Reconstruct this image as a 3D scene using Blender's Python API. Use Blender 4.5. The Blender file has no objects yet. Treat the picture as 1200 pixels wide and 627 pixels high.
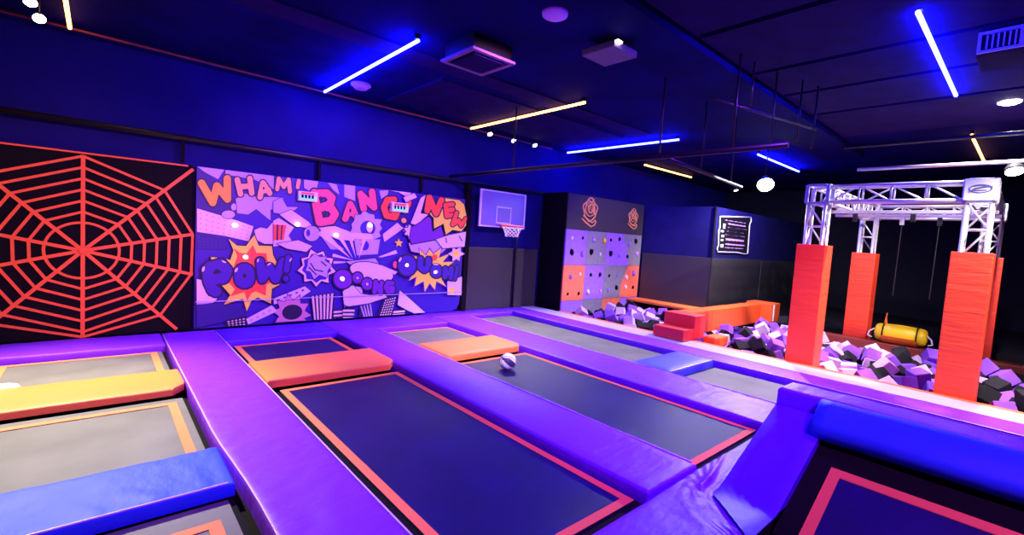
import bpy, bmesh, math, random
from mathutils import Vector, Matrix, Euler, noise
from mathutils.geometry import tessellate_polygon
random.seed(7)
SC = bpy.context.scene
COL = SC.collection
PI = math.pi

# ------------------------------------------------------------------ camera
CAM_H = 1.75            # eye height above the pad tops (z = 0)
YAW, PITCH, ROLL, FPX = 0.72876508, 0.06688795, 0.06475193, 545.8
_f = Vector((math.sin(YAW) * math.cos(PITCH), math.cos(YAW) * math.cos(PITCH), -math.sin(PITCH)))
_r = Vector((math.cos(YAW), -math.sin(YAW), 0))
_u = _r.cross(_f)
R_, U_ = _r * math.cos(ROLL) + _u * math.sin(ROLL), -_r * math.sin(ROLL) + _u * math.cos(ROLL)
cd = bpy.data.cameras.new('camera')
cd.sensor_width = 36.0
cd.lens = FPX / 1200.0 * 36.0
cd.clip_start, cd.clip_end = 0.05, 100
cam = bpy.data.objects.new('camera', cd)
COL.objects.link(cam)
cam.matrix_world = Matrix(((R_.x, U_.x, -_f.x, 0), (R_.y, U_.y, -_f.y, 0), (R_.z, U_.z, -_f.z, CAM_H), (0, 0, 0, 1)))
SC.camera = cam


def on_wall(px, py, Y):
    """Where the printed picture's point sits on a wall plane of constant Y: (X, z)."""
    d = _f + R_ * ((px - 600) / FPX) - U_ * ((py - 313.5) / FPX)
    t = Y / d.y
    return d.x * t, CAM_H + d.z * t


# ------------------------------------------------------------------ materials
def mat(name, col, rough=0.6, metal=0.0, spec=0.5, bump=0.0, bscale=8.0, stretch=(1, 1, 1), vary=0.0, vscale=3.0, emit=None, estr=1.0, sheen=0.0, coat=0.0):
    m = bpy.data.materials.new(name)
    m.use_nodes = True
    nt = m.node_tree
    b = nt.nodes['Principled BSDF']
    b.inputs['Base Color'].default_value = (*col, 1)
    b.inputs['Roughness'].default_value = rough
    b.inputs['Metallic'].default_value = metal
    b.inputs['Specular IOR Level'].default_value = spec
    b.inputs['Coat Weight'].default_value = coat
    b.inputs['Sheen Weight'].default_value = sheen
    if emit:
        b.inputs['Emission Color'].default_value = (*emit, 1)
        b.inputs['Emission Strength'].default_value = estr
    if bump or vary:
        tc = nt.nodes.new('ShaderNodeTexCoord')
        mp = nt.nodes.new('ShaderNodeMapping')
        mp.inputs['Scale'].default_value = stretch
        nt.links.new(tc.outputs['Object'], mp.inputs['Vector'])
    if bump:
        n = nt.nodes.new('ShaderNodeTexNoise')
        n.inputs['Scale'].default_value = bscale
        n.inputs['Detail'].default_value = 3
        bp = nt.nodes.new('ShaderNodeBump')
        bp.inputs['Strength'].default_value = bump
        bp.inputs['Distance'].default_value = 0.03
        nt.links.new(mp.outputs[0], n.inputs['Vector'])
        nt.links.new(n.outputs['Fac'], bp.inputs['Height'])
        nt.links.new(bp.outputs[0], b.inputs['Normal'])
    if vary:
        n2 = nt.nodes.new('ShaderNodeTexNoise')
        n2.inputs['Scale'].default_value = vscale
        n2.inputs['Detail'].default_value = 4
        rp = nt.nodes.new('ShaderNodeValToRGB')
        rp.color_ramp.elements[0].position, rp.color_ramp.elements[1].position = 0.3, 0.7
        rp.color_ramp.elements[0].color = (*[c * (1 - vary) for c in col], 1)
        rp.color_ramp.elements[1].color = (*[min(1, c * (1 + vary)) for c in col], 1)
        nt.links.new(mp.outputs[0], n2.inputs['Vector'])
        nt.links.new(n2.outputs['Fac'], rp.inputs['Fac'])
        nt.links.new(rp.outputs[0], b.inputs['Base Color'])
    return m


M = {}
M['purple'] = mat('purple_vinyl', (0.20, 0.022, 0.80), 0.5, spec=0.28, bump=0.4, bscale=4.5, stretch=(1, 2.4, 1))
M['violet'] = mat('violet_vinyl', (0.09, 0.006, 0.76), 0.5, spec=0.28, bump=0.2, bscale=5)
M['purple_welt'] = mat('purple_welt', (0.66, 0.40, 0.95), 0.4)
M['blue'] = mat('blue_vinyl', (0.02, 0.065, 0.75), 0.6, spec=0.3, bump=0.4, bscale=4, stretch=(2, 1, 1))
M['patch_blue'] = mat('soft_blue_vinyl', (0.06, 0.07, 0.72), 0.5, bump=0.2, bscale=14)
M['orange'] = mat('orange_vinyl', (0.95, 0.235, 0.04), 0.5, bump=0.15, bscale=6)
M['stripe'] = mat('orange_webbing', (0.95, 0.24, 0.075), 0.75, spec=0.3, bump=0.1, bscale=60)
M['red'] = mat('red_vinyl', (0.90, 0.062, 0.02), 0.45, bump=0.6, bscale=3, stretch=(1, 1, 6))
M['red_deep'] = mat('red_padding', (0.85, 0.035, 0.04), 0.5, bump=0.15, bscale=5)
M['orange_red'] = mat('orange_red_vinyl', (0.92, 0.11, 0.02), 0.45, bump=0.2, bscale=4)
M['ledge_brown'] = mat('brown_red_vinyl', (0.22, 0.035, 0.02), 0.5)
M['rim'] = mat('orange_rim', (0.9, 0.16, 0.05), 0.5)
M['jump_lit'] = mat('white_lit_jump_mat', (0.15, 0.145, 0.125), 0.6, spec=0.4, bump=0.25, bscale=260, vary=0.2, vscale=2)  # paler copy of the black mat, white lamplight put into its colour
M['jump'] = mat('blue_lit_jump_mat', (0.009, 0.006, 0.085), 0.42, spec=0.25, bump=0.25, bscale=260, vary=0.25, vscale=2)  # darker copy of the same mat, blue light put into its colour
M['black'] = mat('black_fabric', (0.005, 0.004, 0.006), 0.9, spec=0.15, bump=0.1, bscale=90)
M['black_metal'] = mat('black_metal', (0.015, 0.015, 0.018), 0.35, metal=0.3)
M['black_wall'] = mat('black_wall', (0.006, 0.006, 0.012), 0.8, spec=0.2, vary=0.2)
M['navy'] = mat('navy_wall', (0.008, 0.006, 0.12), 0.8, spec=0.12, vary=0.15, vscale=1.5)
M['navy_panel'] = mat('navy_panel', (0.010, 0.008, 0.10), 0.7, spec=0.2, vary=0.2)
M['wall_pad'] = mat('black_wall_padding', (0.042, 0.039, 0.044), 0.38, spec=0.5, bump=0.15, bscale=3)
M['ceiling'] = mat('black_ceiling', (0.004, 0.002, 0.085), 0.9, spec=0.05, vary=0.35, vscale=1.2)
M['ceil_panel'] = mat('brown_black_ceiling_board', (0.014, 0.005, 0.075), 0.85, spec=0.06, vary=0.25, vscale=2.5)
M['steel'] = mat('truss_aluminium', (0.72, 0.70, 0.76), 0.32, metal=0.55)
M['plate'] = mat('white_plate', (0.8, 0.78, 0.82), 0.5)
M['white'] = mat('white_plastic', (0.85, 0.85, 0.85), 0.5)
M['lav'] = mat('pale_board', (0.74, 0.70, 0.86), 0.35)
M['board_glass'] = mat('backboard', (0.20, 0.13, 0.55), 0.3)
M['rim_red'] = mat('hoop_red', (0.85, 0.12, 0.10), 0.5)
M['net'] = mat('net_cord', (0.85, 0.7, 0.75), 0.8)
M['yellow'] = mat('yellow_vinyl', (1.0, 0.72, 0.01), 0.4, bump=0.3, bscale=5)
M['amber'] = mat('amber_vinyl', (0.72, 0.14, 0.01), 0.5)
M['foam_purple'] = mat('purple_foam', (0.23, 0.06, 0.62), 0.9, vary=0.1, vscale=9)
M['foam_pale'] = mat('pale_foam', (0.58, 0.40, 0.66), 0.9, vary=0.08, vscale=9)
M['foam_black'] = mat('black_foam', (0.013, 0.012, 0.017), 0.95, spec=0.2)
M['pipe_red'] = mat('red_pipe', (0.35, 0.05, 0.05), 0.45)
M['web'] = mat('orange_web', (0.95, 0.13, 0.02), 0.6)
M['climb_grey'] = mat('grey_climb_panel', (0.24, 0.24, 0.27), 0.7, vary=0.12, vscale=10)
M['climb_purple'] = mat('purple_climb_panel', (0.34, 0.16, 0.80), 0.7, vary=0.1, vscale=10)
M['climb_orange'] = mat('orange_climb_panel', (0.92, 0.20, 0.09), 0.7, vary=0.1, vscale=10)
M['header'] = mat('charcoal_header', (0.045, 0.042, 0.04), 0.7)
M['ink_orange'] = mat('ink_orange', (1.0, 0.50, 0.13), 0.7)
M['sign_purple'] = mat('sign_purple', (0.72, 0.36, 0.95), 0.6)
M['led_blue'] = mat('blue_led', (0.1, 0.1, 0.3), emit=(0.0055, 0.007, 1.0), estr=240)
M['led_amber'] = mat('amber_led', (0.3, 0.2, 0.05), emit=(1.0, 0.42, 0.075), estr=10)
M['lens'] = mat('lamp_lens', (0.9, 0.9, 0.9), emit=(1.0, 0.93, 0.85), estr=40)
M['lens_small'] = mat('small_lamp_lens', (0.9, 0.9, 0.9), emit=(1.0, 0.85, 0.7), estr=12)
M['button'] = mat('lit_button', (0.9, 0.9, 0.9), emit=(1.0, 0.8, 0.75), estr=2.2)
M['display'] = mat('teal_display', (0.2, 0.7, 0.6), emit=(0.15, 0.75, 0.6), estr=0.7)
M['ball_white'] = mat('ball_white', (0.92, 0.90, 0.92), 0.45)
M['ball_dark'] = mat('ball_dark', (0.05, 0.02, 0.09), 0.5)
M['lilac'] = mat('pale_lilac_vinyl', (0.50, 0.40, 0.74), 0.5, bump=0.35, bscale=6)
M['dim_frame'] = mat('dim_frame', (0.22, 0.10, 0.26), 0.5)
M['oval_grey'] = mat('emblem_grey', (0.16, 0.14, 0.2), 0.6)
# printed mural inks
for n, c in dict(bg=(0.034, 0.002, 0.30), bg2=(0.022, 0.003, 0.17), paper=(0.74, 0.60, 0.90), paper2=(0.52, 0.40, 0.80), ink=(0.008, 0.002, 0.03), org=(0.98, 0.42, 0.02), org2=(0.98, 0.46, 0.16),
                 pink=(0.95, 0.10, 0.16), redo=(0.95, 0.09, 0.03), yel=(0.98, 0.80, 0.06), viol=(0.05, 0.005, 0.30), plum=(0.16, 0.008, 0.34), cream=(0.85, 0.66, 0.50), rose=(0.62, 0.26, 0.32), teal=(0.25, 0.8, 0.65)).items():
    M['ink_' + n] = mat('print_' + n, c, 0.55)


# ------------------------------------------------------------------ object helpers
def tag(o, label=None, cat=None, group=None, kind=None):
    if label: o['label'] = label
    if cat: o['category'] = cat
    if group: o['group'] = group
    if kind: o['kind'] = kind
    return o


def empty(name, loc, label, cat, group=None):
    o = bpy.data.objects.new(name, None)
    COL.objects.link(o)
    o.location = loc
    o.empty_display_size = 0.1
    return tag(o, label, cat, group)


class MB:
    """Collects verts and faces in world coordinates, then links ONE mesh object."""
    def __init__(s):
        s.v, s.f, s.m = [], [], []

    def add(s, vs, fs, mi=0):
        k = len(s.v)
        s.v += [tuple(v) for v in vs]
        s.f += [tuple(i + k for i in f) for f in fs]
        s.m += [mi] * len(fs)

    def box(s, x0, x1, y0, y1, z0, z1, mi=0):
        s.add([(x0, y0, z0), (x1, y0, z0), (x1, y1, z0), (x0, y1, z0), (x0, y0, z1), (x1, y0, z1), (x1, y1, z1), (x0, y1, z1)],
              [(3, 2, 1, 0), (4, 5, 6, 7), (0, 1, 5, 4), (1, 2, 6, 5), (2, 3, 7, 6), (3, 0, 4, 7)], mi)

    def tube(s, pts, r, n=8, mi=0, cap=True):
        pts = [Vector(p) for p in pts]
        rings = []
        ref = None
        for i, p in enumerate(pts):
            d = (pts[min(i + 1, len(pts) - 1)] - pts[max(i - 1, 0)]).normalized()
            if ref is None:
                ref = d.orthogonal().normalized()
            a = (ref - d * ref.dot(d)).normalized()
            ref = a
            b = d.cross(a)
            rr = r[i] if isinstance(r, (list, tuple)) else r
            rings.append([p + a * rr * math.cos(2 * PI * k / n) + b * rr * math.sin(2 * PI * k / n) for k in range(n)])
        vs = [v for q in rings for v in q]
        fs = [(i * n + k, i * n + (k + 1) % n, (i + 1) * n + (k + 1) % n, (i + 1) * n + k) for i in range(len(pts) - 1) for k in range(n)]
        if cap:
            fs += [tuple(reversed(range(n))), tuple(range((len(pts) - 1) * n, len(pts) * n))]
        s.add(vs, fs, mi)

    def lathe(s, c, axis, prof, n=20, mi=0):
        """prof: (distance along axis, radius)"""
        ax = Vector(axis).normalized()
        a = ax.orthogonal().normalized()
        b = ax.cross(a)
        c = Vector(c)
        vs = [c + ax * h + (a * math.cos(2 * PI * k / n) + b * math.sin(2 * PI * k / n)) * max(r, 1e-4) for h, r in prof for k in range(n)]
        fs = [(i * n + k, i * n + (k + 1) % n, (i + 1) * n + (k + 1) % n, (i + 1) * n + k) for i in range(len(prof) - 1) for k in range(n)]
        fs += [tuple(reversed(range(n))), tuple(range((len(prof) - 1) * n, len(prof) * n))]
        s.add(vs, fs, mi)

    def prism(s, poly, axis, a0, a1, mi=0):
        """poly: 2D points; axis 'x','y','z' = extrusion axis from a0 to a1"""
        def P(p, h):
            return {'x': (h, p[0], p[1]), 'y': (p[0], h, p[1]), 'z': (p[0], p[1], h)}[axis]
        n = len(poly)
        s.add([P(p, a0) for p in poly] + [P(p, a1) for p in poly],
              [tuple(range(n)), tuple(range(2 * n - 1, n - 1, -1))] + [(i, i + n, (i + 1) % n + n, (i + 1) % n) for i in range(n)], mi)

    def build(s, name, mats, parent=None, bevel=0.0, smooth=False, origin=None, segs=2):
        vs = [Vector(v) for v in s.v]
        if parent is not None:
            org = Vector(parent_world(parent))
        elif origin is not None:
            org = Vector(origin)
        else:
            xs = [v.x for v in vs]; ys = [v.y for v in vs]; zs = [v.z for v in vs]
            org = Vector(((min(xs) + max(xs)) / 2, (min(ys) + max(ys)) / 2, min(zs)))
        me = bpy.data.meshes.new(name)
        me.from_pydata([v - org for v in vs], [], s.f)
        if not isinstance(mats, (list, tuple)):
            mats = [mats]
        for m in mats:
            me.materials.append(m)
        for p, mi in zip(me.polygons, s.m):
            p.material_index = mi
        bm = bmesh.new()
        bm.from_mesh(me)
        bmesh.ops.recalc_face_normals(bm, faces=bm.faces)
        if bevel:
            es = [e for e in bm.edges if len(e.link_faces) == 2 and e.calc_face_angle(0) > 0.6]
            bmesh.ops.bevel(bm, geom=es, offset=bevel, segments=segs, profile=0.6, affect='EDGES', clamp_overlap=True)
        bm.to_mesh(me)
        bm.free()
        if smooth:
            for p in me.polygons:
                p.use_smooth = True
        o = bpy.data.objects.new(name, me)
        COL.objects.link(o)
        if parent is not None:
            o.parent = parent
        else:
            o.location = org
        return o


def parent_world(o):
    v = Vector((0, 0, 0))
    while o is not None:
        v = v + Vector(o.location)
        o = o.parent
    return v


def struct(o):
    o['kind'] = 'structure'
    return o


def sbox(name, x0, x1, y0, y1, z0, z1, m, bevel=0.0):
    b = MB()
    b.box(x0, x1, y0, y1, z0, z1)
    return struct(b.build(name, m, bevel=bevel))


# padded vinyl block: rounded edges, soft undulation, warp(x, y) -> (x, y)
def fold_height(x, y, folds):
    """creases in loose vinyl: ridges along short segments that fade out towards one end"""
    h = 0
    for (ax, ay, bx, by, a, w) in folds:
        dx, dy = bx - ax, by - ay
        L2 = dx * dx + dy * dy
        t = max(0, min(1, ((x - ax) * dx + (y - ay) * dy) / L2))
        d = math.hypot(x - ax - dx * t, y - ay - dy * t)
        if d < 3 * w:
            h += a * math.exp(-(d / w) ** 2) * (1 - 0.8 * t)
    return h


def pad_mesh(x0, x1, y0, y1, z0, z1, r=0.03, cell=0.11, amp=0.006, seed=0, warp=None, puff=0.0, tilt=None, folds=()):
    t = z1 - z0
    r = min(r, t * 0.8)
    def axis(a0, a1):
        n = max(3, int(round((a1 - a0 - 2 * r) / cell)))
        prof = [(0, -t), (0, -r), (r * 0.13, -r * 0.5), (r * 0.5, -r * 0.13)]
        out = [(a0 + o, h) for o, h in prof]
        out += [(a0 + r + (a1 - a0 - 2 * r) * i / n, 0) for i in range(n + 1)]
        out += [(a1 - o, h) for o, h in reversed(prof)]
        return out
    U, V = axis(x0, x1), axis(y0, y1)
    vs = []
    for (y, hv) in V:
        for (x, hu) in U:
            h = min(hu, hv)
            # round the plan corners
            z = z1 + h
            if h > -r * 0.95:
                w = min(1, min(x - x0, x1 - x, y - y0, y1 - y) / 0.12)
                z += amp * noise.noise((x * 2.3 + seed, y * 2.3, seed * 1.7)) * (0.4 + 0.6 * w) + 0.5 * amp * noise.noise((x * 7 + seed, y * 7, 3.1))
                z += puff * max(0, w)
            elif h > -t * 0.98:
                pass
            xx, yy = (x, y) if warp is None else warp(x, y)
            if folds and h > -r * 0.95: z += fold_height(xx, yy, folds)
            if tilt: z += tilt(xx, yy)
            vs.append((xx, yy, z))
    nu, nv = len(U), len(V)
    fs = [(j * nu + i, j * nu + i + 1, (j + 1) * nu + i + 1, (j + 1) * nu + i) for j in range(nv - 1) for i in range(nu - 1)]
    # closed underside
    ring = [i for i in range(nu)] + [j * nu + nu - 1 for j in range(1, nv)] + [(nv - 1) * nu + i for i in range(nu - 2, -1, -1)] + [j * nu for j in range(nv - 2, 0, -1)]
    b = MB()
    b.add(vs, fs)
    b.add([vs[i] for i in ring], [tuple(reversed(range(len(ring))))])
    return b


def pad(name, label, cat, x0, x1, y0, y1, z0, z1, m, group=None, welts=(), welt_mat=None, **k):
    """welts: list of 'x0','x1','y0','y1' upper edges that carry a piping."""
    b = pad_mesh(x0, x1, y0, y1, z0, z1, **k)
    if not welts:
        return tag(b.build(name, m, smooth=True), label, cat, group)
    root = empty(name, ((x0 + x1) / 2, (y0 + y1) / 2, z0), label, cat, group)
    b.build('cushion', m, root, smooth=True)
    w = k.get('warp') or (lambda x, y: (x, y))
    tl = k.get('tilt') or (lambda x, y: 0)
    for e in welts:
        q = MB()
        i = 0.012
        n = 24
        if e[0] == 'x':
            xx = x0 + i if e == 'x0' else x1 - i
            pts = [(xx, y0 + 0.04 + (y1 - y0 - 0.08) * a / n) for a in range(n + 1)]
        else:
            yy = y0 + i if e == 'y0' else y1 - i
            pts = [(x0 + 0.04 + (x1 - x0 - 0.08) * a / n, yy) for a in range(n + 1)]
        p3 = []
        for a, p in enumerate(pts):
            p = w(*p)
            p3.append((p[0], p[1], z1 + 0.002 + tl(*p) + 0.002 * noise.noise((p[0] * 9, p[1] * 9, 0))))
        q.tube(p3, 0.007, 6)
        q.build('piping', welt_mat or M['purple_welt'], root, smooth=True)
    return root

# ------------------------------------------------------------------ room shell
DECK = -0.14
sbox('floor', -3.2, 8.44, -4.2, 8.62, DECK - 0.12, DECK, M['black'])
sbox('floor_pit', 8.44, 13.6, -4.2, 8.62, -0.74, -0.62, M['black'])
sbox('floor_beyond', 13.6, 19.2, -4.2, 8.62, -0.12, 0.0, M['black'])
sbox('ceiling', -3.2, 19.2, -4.2, 8.8, 4.08, 4.2, M['ceiling'])
sbox('wall_back', -3.2, 19.2, 8.62, 8.80, -0.74, 4.08, M['navy'])
sbox('wall_left', -3.4, -3.2, -4.2, 8.8, -0.3, 4.08, M['black_wall'])
sbox('wall_right', 19.2, 19.4, -4.2, 8.8, -0.3, 4.08, M['black_wall'])
sbox('wall_front', -3.4, 19.4, -4.4, -4.2, -0.74, 4.08, M['black_wall'])
# jutting wall behind the foam pit: navy panels above, padded black below
sbox('wall_alcove', 11.98, 19.2, 5.64, 8.62, -0.62, 2.86, M['navy_panel'])
q = MB()
q.box(11.93, 11.98, 5.59, 7.68, -0.60, 1.52)
q.box(11.98, 15.2, 5.59, 5.64, -0.60, 1.52)
q.box(15.23, 19.1, 5.59, 5.64, -0.60, 1.50)
struct(q.build('trim_1', M['wall_pad'], bevel=0.012))
q = MB()
q.tube([(11.955, 5.615, -0.6), (11.955, 5.615, 2.86)], 0.028, 8)
struct(q.build('trim_2', M['black'], smooth=True))
# padding and dark posts on the wall behind the hoop
q = MB()
q.box(6.24, 7.66, 8.57, 8.62, DECK, 1.45)
q.box(7.68, 8.50, 8.57, 8.62, DECK, 1.45)
struct(q.build('trim_3', M['wall_pad'], bevel=0.012))
q = MB()
for x in (0.93, 2.90, 4.95):
    q.box(x - 0.025, x + 0.025, 8.47, 8.52, 2.52, 2.86)
q.box(6.10, 6.22, 8.45, 8.60, DECK, 2.85)
struct(q.build('trim_4', M['black'], bevel=0.006))

# long dark rails on the back wall and over the lanes
def pipe(name, pts, r, m, label, cat='pipe', parent=None, group=None):
    b = MB()
    b.tube(pts, r, 10)
    return tag(b.build(name, m, smooth=True), label, cat, group)


pipe('wall_rail', [(-3.18, 8.50, 2.88), (8.50, 8.50, 2.88)], 0.045, M['black_metal'], 'long black rail running high along the back wall above web and mural', 'rail')
t = empty('net_rail', (5.58, 4.0, 2.95), 'glossy black rail running from the back wall out over the trampoline lanes', 'rail')
b = MB(); b.tube([(5.58, 8.40, 2.93), (5.58, 1.9, 2.93)], 0.035, 10); b.build('rail', M['black_metal'], t, smooth=True)
for y in (6.4, 3.46, 2.5):
    b = MB(); b.tube([(5.58, y, 2.95), (5.58, y, 4.08)], 0.014, 8); b.build('hanger', M['black_metal'], t, smooth=True)
t = empty('net_rail', (7.3, 3.6, 2.95), 'black rail reaching towards the foam pit below the short amber tube', 'rail')
b = MB(); b.tube([(5.63, 3.40, 2.93), (8.9, 3.75, 2.93)], 0.03, 10); b.build('rail', M['black_metal'], t, smooth=True)
for x in (6.9, 8.3):
    y = 3.40 + (x - 5.63) * 0.107
    b = MB(); b.tube([(x, y, 2.95), (x, y, 4.08)], 0.012, 8); b.build('hanger', M['black_metal'], t, smooth=True)
pipe('sprinkler_pipe', [(-3.18, 8.40, 4.02), (8.6, 8.40, 4.02)], 0.016, M['pipe_red'], 'thin red pipe along the top edge of the back wall')

# ------------------------------------------------------------------ pads of the court
ZB = DECK
rfold = random.Random(4)
END_FOLDS = [(3.36 + .03 * k, 1.50, 3.30 + .16 * k, 1.66, 0.024, 0.017) for k in range(6)] + \
            [(3.05 - .10 * k, 1.10 - .02 * k, 2.55 - .2 * k, 1.36 - .05 * k, 0.014, 0.022) for k in range(4)] + [(3.20, 1.36, 2.70, 1.56, 0.012, 0.02), (3.28, 1.46, 3.05, 1.62, 0.012, 0.016)]
BLUE_FOLDS = [(0.02, 3.42, -0.18, 3.72, 0.012, 0.020), (0.30, 3.42, 0.08, 3.66, 0.014, 0.018), (0.52, 3.44, 0.47, 3.88, 0.012, 0.022), (-0.26, 3.42, -0.42, 3.70, 0.014, 0.02), (0.64, 3.98, 0.30, 3.86, 0.012, 0.022)]
RUN_FOLDS = [(0.72, 3.95, 1.02, 3.88, 0.014, 0.018), (0.72, 3.78, 0.95, 3.70, 0.012, 0.018), (1.05, 2.5, 1.22, 3.3, 0.007, 0.07)] + \
            [(0.72, 4.3 + .17 * k, 0.72 + rfold.uniform(.15, .55), 4.3 + .17 * k + rfold.uniform(-.05, .05), 0.006, 0.022) for k in range(20)]
PAD_FOLDS = [(5.94, 2.3 + .5 * k, 5.94 - rfold.uniform(.15, .5), 2.3 + .5 * k + rfold.uniform(-.2, .2), 0.012, 0.02) for k in range(6)]


def end_warp(x, y):
    lo = 0.35 if x < 2.86 else (0.35 + 0.63 * (x - 2.86) / 0.16 if x < 3.02 else (0.98 + 0.43 * min(1, (x - 3.02) / 0.36)))
    return (x, lo + (y - 0.35) / 1.305 * (1.655 - lo))


pad('runner_pad', 'wide purple pad running beside the left trampolines towards the web wall', 'pad', 0.695, 1.365, 0.3, 8.40, ZB, 0.0, M['purple'],
    welts=('x0', 'x1'), seed=1, amp=0.010, r=0.03, cell=0.045, folds=RUN_FOLDS, warp=lambda x, y: (x + 0.05 * min(1, max(0, (4.2 - y) / 1.0)) * max(0.0, min(1.0, (1.2 - x) / 0.5)), y))
pad('runner_pad', 'purple pad between the two largest trampolines in the middle of the court', 'pad', 2.935, 3.655, 1.68, 7.48, ZB, 0.0, M['purple'], welts=('x1',), seed=2, amp=0.008)
pad('runner_pad', 'purple pad between the trampoline with the ball and the far grey lane', 'pad', 5.12, 5.955, 1.66, 8.0, ZB, 0.0, M['purple'], welts=('x1',), seed=3, amp=0.010, cell=0.05, folds=PAD_FOLDS)
pad('border_pad', 'purple pad along the far side of the grey lanes, beside the pale lilac strip', 'pad', 7.28, 7.90, -3.5, 8.52, ZB, 0.0, M['purple'], welts=('x0',), seed=4, amp=0.008)
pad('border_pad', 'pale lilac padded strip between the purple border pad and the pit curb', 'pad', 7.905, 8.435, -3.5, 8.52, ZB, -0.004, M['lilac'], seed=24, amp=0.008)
pad('back_pad', 'purple pad on the floor under the orange spider web', 'pad', -1.6, 0.69, 7.66, 8.44, ZB, 0.0, M['purple'], seed=5, amp=0.013)
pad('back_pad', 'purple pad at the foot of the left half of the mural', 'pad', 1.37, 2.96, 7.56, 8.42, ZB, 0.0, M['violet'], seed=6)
pad('back_pad', 'pale purple pad at the foot of the right end of the mural', 'pad', 2.965, 5.115, 7.50, 8.42, ZB, 0.0, M['purple'], seed=7, amp=0.012)
pad('back_pad', 'purple pad along the black padded wall under the basketball hoop', 'pad', 5.12, 7.275, 8.02, 8.55, ZB, 0.0, M['purple'], seed=8)
pad('end_pad', 'wrinkled purple pad at the near end of the middle trampolines', 'pad', 1.37, 4.9, 0.35, 1.655, ZB, -0.026, M['purple'], seed=9, amp=0.006, cell=0.032, folds=END_FOLDS, warp=end_warp)
pad('lane_pad', 'soft blue pad crossing the far grey lane beside the red step', 'pad', 5.96, 7.275, 3.235, 3.875, ZB, 0.008, M['patch_blue'], welts=('y0',), welt_mat=M['lav'], seed=10, puff=0.01)


def chamfer(x1, y0, y1, c, far=0.05):
    def w(x, y):
        lim = x1
        if y < y0 + c: lim = x1 - (y0 + c - y) * 0.8
        if y > y1 - far: lim = min(lim, x1 - (y - y1 + far) * 0.6)
        return (min(x, lim) if x > x1 - c - 0.1 else x, y)
    return w


pad('cross_pad', 'bright yellow-orange pad lying across the left trampoline row', 'pad', -1.5, 0.69, 5.60, 6.34, -0.06, 0.012, M['orange'], 'cross pads between trampolines', seed=11, r=0.025, warp=chamfer(0.69, 5.60, 6.34, 0.16))
pad('cross_pad', 'salmon orange pad across the middle row in front of the mural', 'pad', 1.372, 2.928, 5.36, 6.22, -0.06, 0.03, M['orange'], 'cross pads between trampolines', seed=12, r=0.025, warp=chamfer(2.928, 5.36, 6.22, 0.16))
pad('cross_pad', 'orange pad lying across just behind the basketball', 'pad', 3.662, 5.115, 5.30, 6.13, -0.06, 0.03, M['orange'], 'cross pads between trampolines', seed=13, r=0.025, warp=chamfer(5.115, 5.30, 6.13, 0.16))
pad('cross_pad', 'royal blue pad lying across the left row at the near corner', 'pad', -1.5, 0.688, 3.385, 4.015, -0.085, 0.005, M['blue'], 'cross pads between trampolines', welts=('y0',), welt_mat=M['lav'], seed=14, amp=0.009, r=0.02, cell=0.035, folds=BLUE_FOLDS)


# ------------------------------------------------------------------ trampolines
def trampoline(label, x0, x1, y0, y1, sx0, sx1, sy0, sy1, w=0.07, stripe=True, bed='jump', full=False):
    """x0..y1: opening between the pads; sx0..sy1: outer edge of the stripe"""
    t = empty('trampoline', ((x0 + x1) / 2, (y0 + y1) / 2, DECK), label, 'trampoline', 'trampoline beds')
    b = MB(); b.box(x0 + .01, x1 - .01, y0 + .01, y1 - .01, DECK, -0.098)
    b.build('spring_cover', M['black'], t, bevel=0.008)
    bx0, bx1, by0, by1 = (x0 + .05, x1 - .05, y0 + .03, y1 - .03) if full else (sx0, sx1, sy0, sy1)
    b = MB()
    n = 14
    vs, fs = [], []
    for j in range(n + 1):
        for i in range(n + 1):
            u, v = i / n, j / n
            x, y = bx0 + (bx1 - bx0) * u, by0 + (by1 - by0) * v
            e = min(u, 1 - u, v, 1 - v)
            vs.append((x, y, -0.083 - 0.006 * min(1, e * 4) + 0.0012 * noise.noise((x * 4, y * 4, 0))))
    for j in range(n):
        for i in range(n):
            fs.append((j * (n + 1) + i, j * (n + 1) + i + 1, (j + 1) * (n + 1) + i + 1, (j + 1) * (n + 1) + i))
    b.add(vs, fs)
    lo = [(bx0, by0, -0.096), (bx1, by0, -0.096), (bx1, by1, -0.096), (bx0, by1, -0.096)]
    k = n + 1
    b.add([vs[0], vs[n], vs[k * k - 1], vs[k * n]] + lo, [(0, 4, 5, 1), (1, 5, 6, 2), (2, 6, 7, 3), (3, 7, 4, 0), (7, 6, 5, 4)])
    b.build('jump_mat', M[bed], t, smooth=False)
    if stripe:
        b = MB()
        z = -0.079
        ox = [(sx0, sy0), (sx1, sy0), (sx1, sy1), (sx0, sy1)]
        ix = [(sx0 + w, sy0 + w), (sx1 - w, sy0 + w), (sx1 - w, sy1 - w), (sx0 + w, sy1 - w)]
        def wob(a, c, s):
            out = []
            m = 26
            for i in range(m):
                f = i / m
                out.append((a[0] + (c[0] - a[0]) * f, a[1] + (c[1] - a[1]) * f))
            return out
        O = sum([wob(ox[i], ox[(i + 1) % 4], 0) for i in range(4)], [])
        I = sum([wob(ix[i], ix[(i + 1) % 4], 1) for i in range(4)], [])
        N = len(O)
        zz = [z + 0.002 * noise.noise((p[0] * 6, p[1] * 6, 5)) for p in O]
        b.add([(p[0], p[1], h) for p, h in zip(O, zz)] + [(p[0], p[1], h) for p, h in zip(I, zz)] + [(p[0], p[1], -0.0825) for p in O] + [(p[0], p[1], -0.0825) for p in I],
              [(i, (i + 1) % N, N + (i + 1) % N, N + i) for i in range(N)] + [(2 * N + i, 2 * N + (i + 1) % N, (i + 1) % N, i) for i in range(N)] + [(N + i, N + (i + 1) % N, 3 * N + (i + 1) % N, 3 * N + i) for i in range(N)])
        b.build('border_stripe', M['stripe'], t)
    return t


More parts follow.
